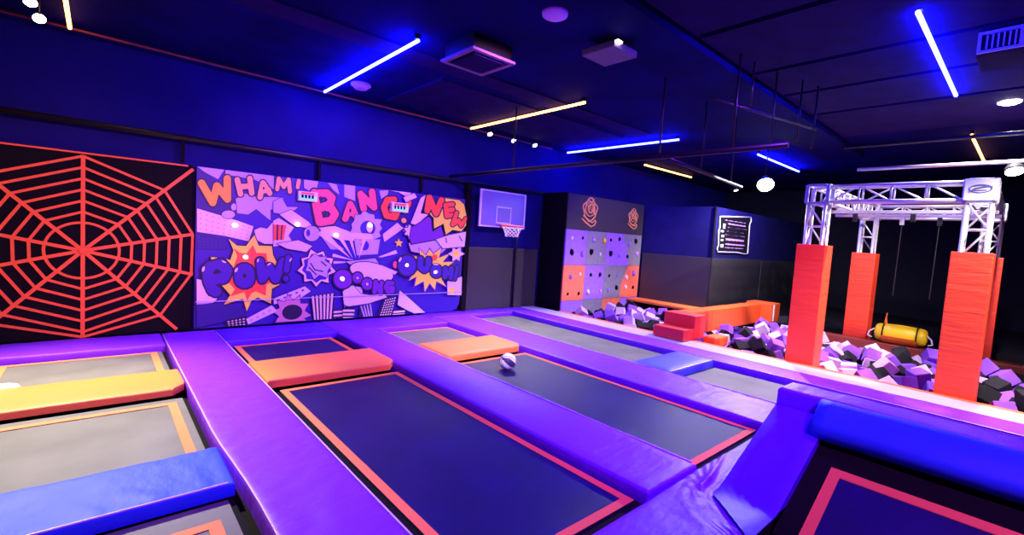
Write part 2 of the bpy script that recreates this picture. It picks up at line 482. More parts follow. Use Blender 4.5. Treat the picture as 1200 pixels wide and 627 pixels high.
trampoline('black trampoline bed in front of the orange spider web', -1.5, 0.69, 6.345, 7.655, -0.83, 0.588, 6.42, 7.80 - .19, bed='jump_lit', full=True)
trampoline('pale-lit trampoline bed between the orange and the blue pad', -1.5, 0.69, 4.02, 5.595, -0.95, 0.580, 4.08, 5.46, bed='jump_lit', full=True)
trampoline('trampoline bed in the near left corner below the blue pad', -1.5, 0.69, 0.3, 3.38, -0.95, 0.562, 0.5, 3.14, bed='jump_lit', full=True)
trampoline('small dark trampoline bed below the word art, behind the salmon pad', 1.37, 2.93, 6.225, 7.555, 1.462, 2.845, 6.30, 7.50)
trampoline('largest dark trampoline bed in the middle with a pink-lit orange border', 1.37, 2.93, 1.66, 5.355, 1.482, 2.885, 1.755, 5.31)
trampoline('small pale-lit trampoline bed behind the orange pad near the mural end', 3.66, 5.115, 6.135, 7.495, 3.72, 5.06, 6.22, 7.44, w=0.05, bed='jump_lit')
trampoline('trampoline bed that the black and white basketball lies on', 3.66, 5.115, 1.66, 5.295, 3.72, 5.085, 1.755, 5.25)
trampoline('long grey lane bed between pads, running to the hoop wall', 5.96, 7.275, 3.88, 8.015, 6.06, 7.20, 3.94, 7.93, stripe=False, bed='jump_lit')
trampoline('short grey lane bed between the soft blue pad and the tilted trampoline', 5.96, 7.275, 1.66, 3.23, 6.06, 7.20, 1.75, 3.16, stripe=False, bed='jump_lit')

# basketball
t = empty('basketball', (4.22, 4.69, -0.0865), 'small black and white basketball lying on a trampoline bed', 'ball')
b = MB(); b.lathe((4.22, 4.69, -0.0865 + 0.1190), (0, 0, 1), [(0.115 * math.sin(-PI / 2 + PI * i / 20), 0.115 * math.cos(-PI / 2 + PI * i / 20)) for i in range(21)], 32)
o = b.build('ball_skin', [M['ball_white'], M['ball_dark']], t, smooth=True)
rot = Euler((0.5, 0.9, 0.7)).to_matrix()
for p in o.data.polygons:
    c = rot @ (Vector(p.center) - Vector((0, 0, 0.119)))
    lon = math.atan2(c.y, c.x)
    p.material_index = 1 if (lon + PI) % (2 * PI / 3) > 1.35 else 0
b = MB()
for k in range(4):
    a = k * PI / 4
    pts = [rot.inverted() @ Vector((0.1155 * math.cos(a) * math.cos(s), 0.1155 * math.sin(a) * math.cos(s), 0.1155 * math.sin(s))) + Vector((4.22, 4.69, 0.0325)) for s in [2 * PI * i / 32 for i in range(33)]]
    b.tube(pts, 0.0025, 5)
b.build('seam', M['ball_dark'], t, smooth=True)

# white roll at the left frame edge
b = MB(); b.lathe((-1.3, 6.40, -0.018), (1, 0, 0), [(0, 0.02), (0.02, 0.05), (0.05, 0.058), (0.66, 0.058), (0.72, 0.045), (0.745, 0.015)], 18)
tag(b.build('foam_roll', M['white'], smooth=True), 'white rounded roll lying behind the yellow-orange pad at the left edge', 'roll')

# ------------------------------------------------------------------ tilted trampoline at the right
SL = 0.43                                    # rise per metre of the tilted bed
inc = empty('tilted_trampoline', (4.2, 0.0, 0.0), 'tilted trampoline with purple side flap and blue top roll in the right foreground', 'trampoline')
def hz(x): return SL * (x - 3.42)
NEAR = -2.4
b = MB()                                      # side flap, 0.4 m wide
def flap(x, y, dz=0.0): return (x, y, hz(x) + dz)
vs, fs = [], []
nx, ny = 26, 8
for j in range(ny + 1):
    for i in range(nx + 1):
        v = j / ny
        y = 1.0 + 0.40 * v
        xb = 2.97 + 0.36 * v
        x = xb + (4.66 - xb) * i / nx
        z = max(-0.004, hz(x)) + 0.004 + 0.006 * noise.noise((x * 4, y * 4, 2))
        e = min(v, 1 - v)
        z -= 0.012 * max(0, 1 - e / 0.06)
        vs.append((x, y, z))
for j in range(ny):
    for i in range(nx):
        fs.append((j * (nx + 1) + i, j * (nx + 1) + i + 1, (j + 1) * (nx + 1) + i + 1, (j + 1) * (nx + 1) + i))
b.add(vs, fs)
k = nx + 1
lowf = [(p[0], p[1] - (0.0), min(p[2] - 0.002, -0.004)) for p in vs[ny * k:]]          # outer skirt down to the end pad
b.add(vs[ny * k:] + lowf, [(i, i + 1, k + i + 1, k + i) for i in range(nx)])
lowb = [(p[0], p[1], max(p[2] - 0.13, -0.004)) for p in vs[:k]]
b.add(vs[:k] + lowb, [(i, k + i, k + i + 1, i + 1) for i in range(nx)])
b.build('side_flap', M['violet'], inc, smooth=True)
# black spring cover and bed
def slab(x0, x1, y0, y1, d0, d1):
    q = MB()
    q.add([(x0, y0, hz(x0) + d0), (x1, y0, hz(x1) + d0), (x1, y1, hz(x1) + d0), (x0, y1, hz(x0) + d0),
           (x0, y0, hz(x0) + d1), (x1, y0, hz(x1) + d1), (x1, y1, hz(x1) + d1), (x0, y1, hz(x0) + d1)],
          [(3, 2, 1, 0), (4, 5, 6, 7), (0, 1, 5, 4), (1, 2, 6, 5), (2, 3, 7, 6), (3, 0, 4, 7)])
    return q
slab(3.36, 4.5, NEAR, 0.998, -0.11, -0.075).build('spring_cover', M['black'], inc)
slab(3.36, 4.04, NEAR + .1, 0.86, -0.0745, -0.062).build('jump_mat', M['jump'], inc)
q = MB()
for (a0, a1, c0, c1) in ((3.36, 4.04, 0.79, 0.86), (3.97, 4.04, NEAR + .1, 0.79)):
    s_ = slab(a0, a1, c0, c1, -0.0615, -0.056)
    q.add(s_.v, s_.f)
q.build('border_stripe', M['stripe'], inc)
# blue roll along the top with a flat purple top strip
prof = [(4.28, 0.30), (4.20, 0.34), (4.175, 0.40), (4.20, 0.46), (4.36, 0.575), (4.42, 0.59), (4.46, 0.585), (4.46, 0.30)]
q = MB()
n = 40
ys = [NEAR + (1.06 - NEAR) * i / n for i in range(n + 1)]
vs, fs = [], []
for y in ys:
    for (x, z) in prof:
        vs.append((x + 0.01 * noise.noise((y * 2, x, z * 3)), y, z + 0.006 * noise.noise((y * 2.4, z * 4, x))))
m_ = len(prof)
for i in range(n):
    for c in range(m_):
        fs.append((i * m_ + c, i * m_ + (c + 1) % m_, (i + 1) * m_ + (c + 1) % m_, (i + 1) * m_ + c))
fs += [tuple(range(m_)), tuple(range(n * m_, (n + 1) * m_))[::-1]]
q.add(vs, fs)
q.build('top_roll', M['blue'], inc, smooth=True)
pm = pad_mesh(4.465, 4.80, NEAR, 1.40, 0.44, 0.585, r=0.03, amp=0.012, seed=21, cell=0.08)
pm.build('top_cushion', M['purple'], inc, smooth=True)
q = MB(); q.box(4.5, 4.76, NEAR, 1.38, -0.004, 0.44)
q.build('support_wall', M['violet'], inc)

# ------------------------------------------------------------------ printed pictures: flat ink shapes on a real board
class Print:
    """Flat ink shapes on a wall board at Y, each ink layer a hair in front of the last."""
    def __init__(s, Y):
        s.Y, s.layer, s.piece, s.mb, s.inks = Y, 0, 0, MB(), []
        s.box = None

    def ink(s, name):
        m = M['ink_' + name]
        if m not in s.inks: s.inks.append(m)
        return s.inks.index(m)

    def crop(s, x0, y0, sc):
        s.x0, s.y0, s.sc = x0, y0, sc

    def pt(s, p):
        return on_wall(s.x0 + p[0] / s.sc, s.y0 + p[1] / s.sc, s.Y)

    def clip(s, w):
        if s.box is None: return w
        a0, a1, b0, b1 = s.box
        return [(min(a1, max(a0, x)), min(b1, max(b0, z))) for x, z in w]

    def next(s):
        s.layer += 1

    def wpoly(s, w, ink):
        w = s.clip(w)
        s.piece += 1
        y = 8.4555 - 0.00012 * s.layer - 0.00003 * s.piece
        tris = tessellate_polygon([[Vector((p[0], p[1], 0)) for p in w]])
        s.mb.add([(p[0], y, p[1]) for p in w], [tuple(t) for t in tris], s.ink(ink))

    def poly(s, pts, ink):
        if ink in ('paper', 'paper2', 'cream') and len(pts) > 4:
            s.stroke([list(pts) + [pts[0]]], 0.75 * s.sc, 'ink', 6)
        s.next()
        s.wpoly([s.pt(p) for p in pts], ink)

    def stroke(s, lines, r, ink, n=14):
        """lines: polylines in crop pixels; r: half width in crop pixels"""
        s.next()
        for L in lines:
            for i, p in enumerate(L):
                s.wpoly([s.pt((p[0] + r * math.cos(2 * PI * k / n), p[1] + r * math.sin(2 * PI * k / n))) for k in range(n)], ink)
                if i:
                    a, c = Vector(L[i - 1]), Vector(p)
                    d = (c - a)
                    if d.length < 1e-6: continue
                    nrm = Vector((-d.y, d.x)).normalized() * r
                    s.wpoly([s.pt(v) for v in (a + nrm, c + nrm, c - nrm, a - nrm)], ink)

    def letter(s, lines, r, ink, o=7):
        o *= 1.35
        s.stroke(lines, r + o, 'ink')
        s.stroke(lines, r, ink)

    def disc(s, c, rx, ry, ink, rot=0, n=28):
        ca, sa = math.cos(rot), math.sin(rot)
        s.poly([(c[0] + rx * math.cos(t) * ca - ry * math.sin(t) * sa, c[1] + rx * math.cos(t) * sa + ry * math.sin(t) * ca) for t in [2 * PI * k / n for k in range(n)]], ink)

    def star(s, c, ro, ri, n, ink, ph=0, sq=1.0, jit=0.0, seed=0):
        rr = random.Random(seed)
        s.poly([(c[0] + (ro if k % 2 == 0 else ri) * (1 + jit * rr.uniform(-1, 1)) * math.cos(ph + PI * k / n), c[1] + sq * (ro if k % 2 == 0 else ri) * (1 + jit * rr.uniform(-1, 1)) * math.sin(ph + PI * k / n)) for k in range(2 * n)], ink)

    def grid(s, quad, nu, nv, ink, fill=0.6):
        """rows of little cells inside a quad (window grids, dots)"""
        s.next()
        A, B, C, D = [Vector(q) for q in quad]
        f = lambda u, v: (A * (1 - u) + B * u) * (1 - v) + (D * (1 - u) + C * u) * v
        for i in range(nu):
            for j in range(nv):
                u0, v0 = (i + (1 - fill) / 2) / nu, (j + (1 - fill) / 2) / nv
                u1, v1 = u0 + fill / nu, v0 + fill / nv
                s.wpoly([s.pt(f(u0, v0)), s.pt(f(u1, v0)), s.pt(f(u1, v1)), s.pt(f(u0, v1))], ink)


# the comic word-art mural
MX0, MX1, MZ1 = 1.10, 6.05, 2.49
mural = empty('mural', ((MX0 + MX1) / 2, 8.60, 0.0), 'huge comic word-art panel in violet, orange and pink on the back wall', 'mural')
b = MB(); b.box(MX0, MX1, 8.458, 8.612, 0.452, MZ1); b.build('panel', M['ink_bg'], mural, bevel=0.006)
b = MB(); b.prism([(MX0, 0.012), (MX1 - 0.22, 0.012), (MX1 - 0.08, 0.06), (MX1 - 0.01, 0.18), (MX1, 0.448), (MX0, 0.448)], 'y', 8.458, 8.612)
b.build('lower_padding', M['ink_bg'], mural, bevel=0.006)
P = Print(8.4605)
P.box = (MX0 + .004, MX1 - .004, 0.04, MZ1 - .004)
# backgrounds
P.crop(230, 190, 6.27)
P.poly([(5, 40), (60, 60), (290, 270), (290, 420), (190, 400), (5, 340)], 'bg2')
P.poly([(10, 22), (205, 45), (160, 125), (60, 72)], 'paper2')
P.poly([(215, 50), (570, 92), (570, 200), (430, 130), (215, 90)], 'paper2')
P.poly([(290, 270), (360, 230), (450, 260), (540, 255), (640, 262), (640, 330), (545, 350), (545, 430), (440, 345), (380, 385), (300, 375)], 'paper2')
P.poly([(300, 385), (390, 395), (440, 350), (530, 430), (520, 480), (420, 470), (290, 430)], 'bg')
P.poly([(5, 340), (190, 395), (300, 430), (420, 472), (385, 582), (200, 540), (5, 512)], 'paper')
P.grid([(10, 350), (415, 476), (385, 575), (10, 505)], 9, 4, 'paper2', 0.3)
P.disc((235, 385), 48, 30, 'paper2'); P.disc((275, 330), 20, 26, 'paper2')
P.poly([(5, 515), (210, 560), (235, 640), (5, 640)], 'bg2')
P.grid([(8, 540), (220, 580), (220, 640), (8, 640)], 7, 4, 'viol', 0.35)
P.poly([(425, 500), (470, 480), (520, 490), (560, 440), (620, 445), (640, 470), (640, 600), (560, 600), (500, 600), (440, 570)], 'paper')
# WHAM!
P.letter([[(38, 155), (120, 297), (150, 175), (228, 272), (226, 122)]], 27, 'org')
P.letter([[(300, 130), (324, 235)], [(392, 120), (406, 228)], [(312, 182), (400, 175)]], 20, 'org2')
P.letter([[(466, 258), (488, 152), (538, 228)], [(480, 212), (528, 204)]], 20, 'org2'); P.disc((493, 192), 7, 10, 'ink')
P.crop(320, 190, 6.27)
P.poly([(225, 125), (330, 140), (320, 190), (270, 215), (225, 190)], 'paper2')
P.poly([(400, 150), (465, 165), (485, 240), (440, 205)], 'paper2')
P.poly([(520, 165), (600, 170), (600, 285), (520, 255)], 'paper2')
P.letter([[(28, 200), (40, 122), (76, 182), (112, 128), (122, 218)]], 15, 'org2')
P.letter([[(187, 135), (178, 185)]], 14, 'org2', 5)
P.poly([(0, 290), (60, 260), (100, 330), (180, 330), (160, 350), (50, 380), (0, 370)], 'paper2')
P.poly([(45, 385), (130, 350), (260, 440), (300, 490), (160, 470), (90, 420)], 'paper')
P.poly([(0, 430), (40, 410), (150, 480), (110, 540), (150, 600), (0, 620)], 'paper')
P.poly([(0, 458), (96, 462), (76, 572), (0, 575)], 'redo'); P.poly([(24, 458), (38, 458), (34, 574), (20, 574)], 'ink'); P.poly([(58, 462), (70, 462), (60, 572), (50, 572)], 'ink')
P.disc((282, 525), 58, 55, 'paper2'); P.disc((255, 520), 14, 26, 'bg')
P.poly([(330, 480), (450, 470), (640, 540), (640, 580), (480, 570), (380, 530)], 'paper')
P.poly([(340, 530), (480, 610), (520, 640), (420, 640)], 'paper2')
# BANG!
P.letter([[(300, 225), (318, 340), (338, 440)], [(320, 230), (390, 228), (428, 262), (415, 310), (350, 332)], [(345, 335), (420, 332), (452, 382), (425, 428), (345, 442)]], 28, 'pink', 9)
P.disc((376, 375), 15, 20, 'ink'); P.disc((345, 268), 13, 17, 'ink')
P.crop(400, 200, 6.9625)
P.letter([[(28, 392), (68, 272), (112, 368)], [(40, 350), (100, 340)]], 26, 'pink', 8); P.disc((68, 326), 9, 16, 'ink')
P.letter([[(178, 310), (152, 190), (262, 300), (245, 172)]], 26, 'pink', 8)
P.poly([(305, 165), (380, 155), (372, 195), (320, 230)], 'paper2')
P.poly([(380, 160), (460, 175), (560, 230), (560, 180), (470, 150)], 'paper')
P.letter([[(425, 236), (372, 238), (342, 300), (365, 368), (432, 380), (452, 335), (410, 322)]], 25, 'redo', 8)
P.letter([[(545, 262), (515, 330)]], 22, 'redo', 7); P.letter([[(503, 405), (506, 408)]], 20, 'org2', 7)
# figure-like cloud and beams in the centre
P.star((200, 470), 135, 110, 11, 'paper2', jit=0.12, seed=3)
P.disc((210, 470), 62, 62, 'bg'); P.disc((225, 460), 26, 45, 'paper')
P.poly([(-10, 500), (245, 515), (252, 560), (-10, 550)], 'paper')
P.poly([(330, 520), (450, 425), (500, 470), (345, 580)], 'paper')
P.poly([(100, 570), (310, 560), (290, 680), (120, 690)], 'paper2')
P.disc((185, 610), 34, 40, 'bg')
P.star((462, 590), 44, 18, 5, 'ink', ph=-PI / 2); P.star((462, 590), 38, 16, 5, 'yel', ph=-PI / 2)
P.star((540, 490), 52, 36, 6, 'paper', jit=0.15, seed=8)
# sun rays
P.crop(320, 270, 5.22)
for (a, c, w) in (((285, 5), (470, 170), 24), ((405, 40), (485, 172), 13), ((470, 55), (503, 172), 10), ((360, 150), (500, 185), 10), ((365, 195), (500, 192), 8), ((560, 30), (520, 172), 14)):
    a, c = Vector(a), Vector(c); n_ = Vector((-(c - a).y, (c - a).x)).normalized() * w
    P.poly([tuple(a + n_), tuple(a - n_), tuple(c)], 'paper')
P.poly([(440, 190), (620, 170), (640, 200), (560, 240), (480, 215)], 'paper2')
P.poly([(20, 80), (150, 60), (235, 95), (200, 130), (80, 110)], 'paper')
P.star((262, 228), 122, 92, 9, 'ink', ph=0.2, jit=0.05, seed=2); P.star((262, 228), 114, 86, 9, 'cream', ph=0.2, jit=0.05, seed=2)
P.star((262, 228), 92, 76, 9, 'bg', ph=0.2); P.star((268, 212), 82, 60, 7, 'paper2', jit=0.2, seed=5)
P.stroke([[(225, 200), (250, 240), (300, 250)], [(290, 190), (320, 215)], [(215, 225), (260, 270)]], 4, 'ink')
P.disc((180, 380), 14, 20, 'pink')
P.poly([(0, 415), (190, 340), (225, 370), (150, 420), (0, 450)], 'paper'); P.grid([(10, 420), (190, 345), (200, 370), (10, 440)], 5, 1, 'viol', 0.4)
P.star((110, 505), 128, 84, 10, 'ink', ph=0.1); P.star((110, 505), 118, 80, 10, 'rose', ph=0.1); P.disc((112, 498), 62, 46, 'ink', rot=-0.15)
P.poly([(222, 400), (376, 378), (358, 590), (238, 590)], 'ink')
for k in range(6):
    u0, u1 = (k + 0.15) / 6, (k + 0.7) / 6
    P.poly([(228 + 142 * u0, 402 - 20 * u0), (228 + 142 * u1, 402 - 20 * u1), (242 + 112 * u1, 590), (242 + 112 * u0, 590)], 'cream')
P.poly([(362, 482), (494, 474), (478, 575), (356, 580)], 'ink')
for k in range(4):
    P.poly([(366, 492 + 22 * k), (488 - 4 * k, 482 + 24 * k), (486 - 4 * k, 494 + 24 * k), (365, 504 + 22 * k)], 'cream')
P.poly([(420, 370), (480, 340), (540, 345), (540, 420), (470, 440), (430, 470), (440, 410)], 'paper')
# POW!
P.crop(230, 270, 5.22)
P.poly([(0, 295), (40, 305), (70, 400), (150, 390), (100, 440), (0, 455)], 'paper')
P.poly([(0, 450), (170, 440), (300, 480), (300, 540), (160, 560), (0, 600)], 'bg2')
burst = [(85, 162), (150, 168), (205, 180), (225, 120), (195, 52), (245, 92), (300, 95), (350, 28), (378, 92), (458, 95), (465, 150), (490, 200), (470, 300), (505, 330), (458, 355), (452, 445), (372, 408), (332, 430), (305, 492), (282, 415), (165, 452), (205, 392), (150, 330)]
P.poly([(320 + (x - 320) * 1.05, 262 + (y - 262) * 1.05) for x, y in burst], 'ink')
P.poly(burst, 'yel'); P.poly([(318 + (x - 318) * 0.76, 262 + (y - 262) * 0.74) for x, y in burst[2:]], 'redo')
P.letter([[(66, 235), (72, 310), (95, 362), (118, 372)], [(75, 225), (150, 205), (185, 245), (165, 290), (85, 300)]], 32, 'viol', 8); P.disc((122, 250), 15, 16, 'ink'); P.disc((40, 235), 8, 18, 'paper', 0.3); P.disc((165, 190), 16, 5, 'paper', 0.4)
P.letter([[(290, 262), (291, 290)]], 62, 'viol', 8); P.disc((290, 275), 12, 14, 'ink'); P.disc((240, 240), 8, 16, 'paper', 0.5)
P.letter([[(385, 190), (398, 296), (442, 225), (478, 296), (525, 190)]], 25, 'viol', 8); P.disc((372, 182), 6, 12, 'paper', 0.3); P.disc((440, 205), 14, 5, 'paper', -0.5)
P.crop(320, 270, 5.22)
P.letter([[(88, 165), (76, 240)]], 17, 'viol', 7); P.letter([[(72, 290), (74, 294)]], 15, 'viol', 7); P.disc((100, 178), 5, 14, 'paper', 0.5)
P.crop(230, 270, 5.22)
P.poly([(172, 545), (300, 520), (306, 620), (180, 620)], 'ink'); P.grid([(180, 550), (296, 528), (300, 612), (190, 612)], 5, 5, 'cream', 0.5)
P.poly([(300, 538), (455, 455), (490, 490), (312, 582)], 'paper'); P.grid([(310, 540), (450, 466), (470, 490), (318, 570)], 4, 1, 'paper2', 0.5)
P.poly([(370, 590), (440, 575), (480, 585), (400, 610)], 'rose')
P.poly([(60, 610), (150, 585), (170, 620), (60, 640)], 'paper2')
# OOONG
P.crop(400, 280, 6.275)
P.disc((210, 245), 170, 78, 'ink', 0.22); P.disc((212, 242), 160, 68, 'paper', 0.22)
P.poly([(0, 385), (40, 345), (80, 340), (130, 400), (230, 415), (275, 375), (325, 425), (190, 470), (40, 492), (10, 480)], 'paper')
P.poly([(260, 130), (390, 80), (400, 105), (280, 135)], 'paper')
P.poly([(280, 190), (400, 240), (380, 260), (300, 215)], 'paper')
for (c, r) in (((0, 290), 66), ((108, 280), 36), ((178, 325), 40)):
    P.letter([[c, (c[0] + 1, c[1] + 6)]], r, 'plum', 8)
    P.disc((c[0], c[1] + 4), r * .24, r * .26, 'paper')
P.letter([[(232, 388), (240, 312), (276, 392), (284, 318)]], 15, 'plum', 7)
P.letter([[(362, 322), (330, 318), (314, 350), (332, 386), (364, 380), (366, 356), (346, 354)]], 15, 'plum', 7)
P.disc((384, 188), 17, 26, 'pink')
# buildings along the bottom
P.poly([(0, 505), (92, 505), (78, 600), (0, 600)], 'ink')
for k in range(3): P.poly([(0, 515 + 27 * k), (86 - 4 * k, 515 + 27 * k), (84 - 4 * k, 530 + 27 * k), (0, 530 + 27 * k)], 'cream')
P.poly([(122, 498), (205, 470), (228, 600), (112, 600)], 'ink')
for k in range(4): P.poly([(128 + 22 * k, 490 - 5 * k), (138 + 22 * k, 488 - 5 * k), (162 + 18 * k, 600), (150 + 18 * k, 600)], 'paper2')
P.poly([(300, 440), (398, 410), (345, 600), (245, 600)], 'ink'); P.grid([(308, 442), (392, 418), (342, 598), (254, 598)], 5, 9, 'cream', 0.55)
P.poly([(375, 520), (470, 512), (450, 590), (345, 596)], 'ink')
for k in range(3): P.poly([(372 - 6 * k, 526 + 22 * k), (455 - 3 * k, 520 + 22 * k), (452 - 3 * k, 534 + 22 * k), (366 - 6 * k, 540 + 22 * k)], 'cream')
P.poly([(415, 375), (470, 420), (560, 500), (600, 560), (520, 585), (470, 520), (400, 480)], 'paper')
# OUCH! and NEW!
P.crop(470, 280, 6.275)
P.poly([(40, 30), (190, -10), (330, 0), (330, 60), (250, 130), (60, 90)], 'paper2')
P.star((195, 215), 215, 130, 15, 'plum', ph=0.1, sq=0.82, jit=0.12, seed=12)
P.star((195, 215), 195, 118, 15, 'yel', ph=0.1, sq=0.82, jit=0.12, seed=12)
P.star((230, 135), 34, 18, 7, 'redo', jit=0.2, seed=4)
P.poly([(325, 310), (432, 275), (428, 410), (325, 408)], 'paper'); P.poly([(335, 360), (380, 352), (372, 405), (338, 405)], 'yel')
P.letter([[(30, 185), (31, 200)]], 66, 'viol', 9); P.disc((30, 190), 14, 15, 'paper'); P.disc((-22, 150), 8, 20, 'paper', 0.5)
P.letter([[(128, 145), (124, 205), (155, 228), (184, 205), (186, 150)]], 20, 'viol', 8)
P.letter([[(242, 228), (243, 240)]], 42, 'viol', 8); P.disc((243, 240), 12, 13, 'paper'); P.disc((240, 185), 20, 6, 'paper')
P.letter([[(308, 215), (305, 275)], [(352, 215), (352, 285)], [(308, 245), (350, 250)]], 17, 'viol', 7)
P.letter([[(398, 200), (378, 295)]], 10, 'viol', 6)
P.star((388, 108), 58, 34, 6, 'paper', jit=0.2, seed=6); P.star((388, 108), 36, 20, 6, 'yel', jit=0.2, seed=9)
P.crop(470, 210, 6.9625)
P.poly([(180, 130), (140, 155), (60, 360), (105, 372), (205, 285), (140, 280)], 'paper')
P.poly([(0, 150), (90, 110), (110, 150), (60, 170), (20, 190)], 'paper')
P.star((62, 425), 58, 40, 7, 'paper', jit=0.15, seed=15)
P.poly([(45, 470), (60, 385), (105, 365), (200, 300), (230, 315), (240, 420), (305, 378), (335, 460), (300, 490), (60, 535)], 'ink')
P.poly([(52, 470), (66, 390), (108, 372), (200, 308), (224, 322), (234, 430), (304, 386), (326, 455), (298, 482), (66, 526)], 'plum')
P.poly([(190, 275), (240, 320), (242, 412), (322, 372), (340, 462), (400, 420), (470, 432), (515, 380), (520, 300), (500, 200), (460, 165), (330, 150), (240, 230)], 'ink')
P.poly([(198, 268), (246, 315), (250, 400), (326, 362), (345, 450), (400, 412), (470, 424), (508, 376), (512, 300), (492, 205), (455, 172), (335, 155), (250, 230)], 'yel')
P.poly([(265, 490), (370, 455), (510, 428), (496, 548), (320, 562)], 'paper'); P.stroke([[(345, 480), (350, 515)], [(455, 465), (475, 500)]], 5, 'plum')
P.letter([[(195, 255), (210, 150), (266, 280), (308, 172)]], 24, 'redo', 7)
P.letter([[(398, 205), (342, 212), (352, 300), (400, 292)], [(350, 255), (400, 248)]], 18, 'redo', 7)
P.letter([[(432, 275), (400, 370), (448, 335), (468, 378), (508, 322)]], 16, 'redo', 6)
# seam between the upper board and the lower padding
P.crop(0, 0, 1)
P.next()
P.wpoly([(MX0 + .005, 0.444), (MX1 - .01, 0.444), (MX1 - .01, 0.456), (MX0 + .005, 0.456)], 'paper2')
o = P.mb.build('artwork', P.inks, mural)
# lit buttons and the two small score displays
for px, py in ((275, 264), (348, 263), (393, 275.5), (287, 301), (399.5, 326), (432.5, 264), (474.8, 310.5), (508, 318.5)):
    x, z = on_wall(px, py, 8.44)
    b = MB(); b.lathe((x, 8.454, z), (0, -1, 0), [(0, 0.034), (0.085, 0.034), (0.095, 0.026), (0.10, 0.012)], 16)
    b.build('light_button', M['button'], mural, smooth=True)
for (x0, y0, x1, y1) in ((348.5, 223.5, 371, 237), (458, 236.5, 477, 249.5)):
    xa, za = on_wall(x0, y0, 8.42); xb, zb = on_wall(x1, y1, 8.42)
    b = MB(); b.box(xa, xb, 8.365, 8.454, zb, za)
    d = b.build('score_display', M['plate'], mural, bevel=0.008)
    b = MB()
    h = za - zb
    b.box(xa + .02, xb - .02, 8.358, 8.3645, zb + .12 * h, zb + .48 * h)
    b.build('display_strip', M['display'], d)
    b = MB()
    b.box(xa + .05, xb - .06, 8.358, 8.3645, zb + .72 * h, zb + .9 * h)
    b.build('display_label', M['orange_red'], d)
    b = MB()
    for k in range(4):
        u = xa + .05 + (xb - xa - .1) * k / 4
        b.box(u, u + .035, 8.354, 8.3578, zb + .30 * h, zb + .66 * h)
    b.build('display_digits', M['black'], d)

# ------------------------------------------------------------------ orange spider web on its black board
WX, WZ = -0.152, 1.185
web = empty('web_wall', (WX, 8.6, 0.0), 'black wall board with a bright orange strap spider web', 'wall panel')
b = MB(); b.box(-1.46, 1.065, 8.52, 8.612, 0.0, 2.50); b.build('board', M['black'], web, bevel=0.006)
b = MB()
def strap(a, c, w, y=8.515, t=0.012):
    y -= 0.00004 * (len(b.v) // 8)
    a, c = Vector(a), Vector(c)
    n_ = Vector((-(c - a).y, (c - a).x)).normalized() * w
    q4 = [a + n_, c + n_, c - n_, a - n_]
    b.add([(p.x, y - t, p.y) for p in q4] + [(p.x, y + .004, p.y) for p in q4], [(0, 1, 2, 3), (7, 6, 5, 4), (0, 4, 5, 1), (1, 5, 6, 2), (2, 6, 7, 3), (3, 7, 4, 0)])
angs = [math.radians(a) for a in (90, 46, 13, -15, -48, -90, -132, -165, 167, 134)]
ends = []
for k, a in enumerate(angs):
    ca, sa = math.cos(a), math.sin(a)
    R = 1.27 if abs(ca) < 0.02 else min(1.27 / max(abs(sa), 1e-3), 1.235 / abs(ca))
    R = min(R, 1.75)
    if sa < -0.1: R = min(R, 1.16 / abs(sa))
    strap((WX, WZ), (WX + R * ca, WZ + R * sa), 0.022, 8.512 - 0.0012 * k)
for j in range(7):
    r = 0.375 + 0.147 * j
    for k in range(10):
        a, c = angs[k], angs[(k + 1) % 10]
        if j == 0:                                   # the innermost ring is round
            if c > a: c -= 2 * PI
            for i in range(5):
                s0, s1 = a + (c - a) * i / 5, a + (c - a) * (i + 1) / 5
                strap((WX + r * math.cos(s0), WZ + r * math.sin(s0)), (WX + r * math.cos(s1), WZ + r * math.sin(s1)), 0.016, 8.5135)
            continue
        def rp(ang):
            ca, sa = math.cos(ang), math.sin(ang)
            rr = r
            if sa < -0.95: rr = min(rr, 1.18)
            rr = min(rr, 1.235 / max(abs(ca), 1e-3))
            return (WX + rr * ca, WZ + rr * sa)
        strap(rp(a), rp(c), 0.0165, 8.5135)
b.build('web_straps', M['web'], web)
b = MB(); b.lathe((WX, 8.51, WZ), (0, -1, 0), [(0, 0.06), (0.02, 0.055), (0.024, 0.03)], 16); b.build('centre_patch', M['web'], web, smooth=True)
b = MB(); b.box(-1.46, 1.0, 8.500, 8.519, 2.472, 2.494); b.build('top_edging', M['web'], web)

# ------------------------------------------------------------------ basketball hoop
hoop = empty('basketball_hoop', (6.98, 8.3, 1.9), 'basketball backboard with small red rim and net above the far lane', 'hoop')
BX0, BX1, BZ0, BZ1 = 6.29, 7.67, 1.93, 2.755
b = MB(); b.box(BX0, BX1, 8.25, 8.28, BZ0, BZ1); b.build('backboard', M['board_glass'], hoop, bevel=0.006)
b = MB()
for (x0, x1, z0, z1) in ((BX0, BX1, BZ1 - .03, BZ1), (BX0, BX1, BZ0, BZ0 + .03), (BX0, BX0 + .05, BZ0 + .03, BZ1 - .03), (BX1 - .05, BX1, BZ0 + .03, BZ1 - .03)):
    b.box(x0, x1, 8.238, 8.2495, z0, z1)
b.build('border', M['lav'], hoop)
b = MB()
x0, x1, z0, z1, w = 6.77, 7.22, 2.02, 2.41, 0.03
for (a, c, d, e) in ((x0, x1, z1 - w, z1), (x0, x1, z0, z0 + w), (x0, x0 + w, z0 + w, z1 - w), (x1 - w, x1, z0 + w, z1 - w)):
    b.box(a, c, 8.238, 8.2495, d, e)
b.build('target_square', M['lav'], hoop)
RC = Vector((7.00, 7.92, 1.975)); RR = 0.25
b = MB()
b.tube([RC + Vector((RR * math.cos(a), RR * math.sin(a), 0)) for a in [2 * PI * k / 32 for k in range(33)]], 0.019, 8)
b.box(RC.x - .10, RC.x + .10, 8.16, 8.238, RC.z - .05, RC.z + .03)
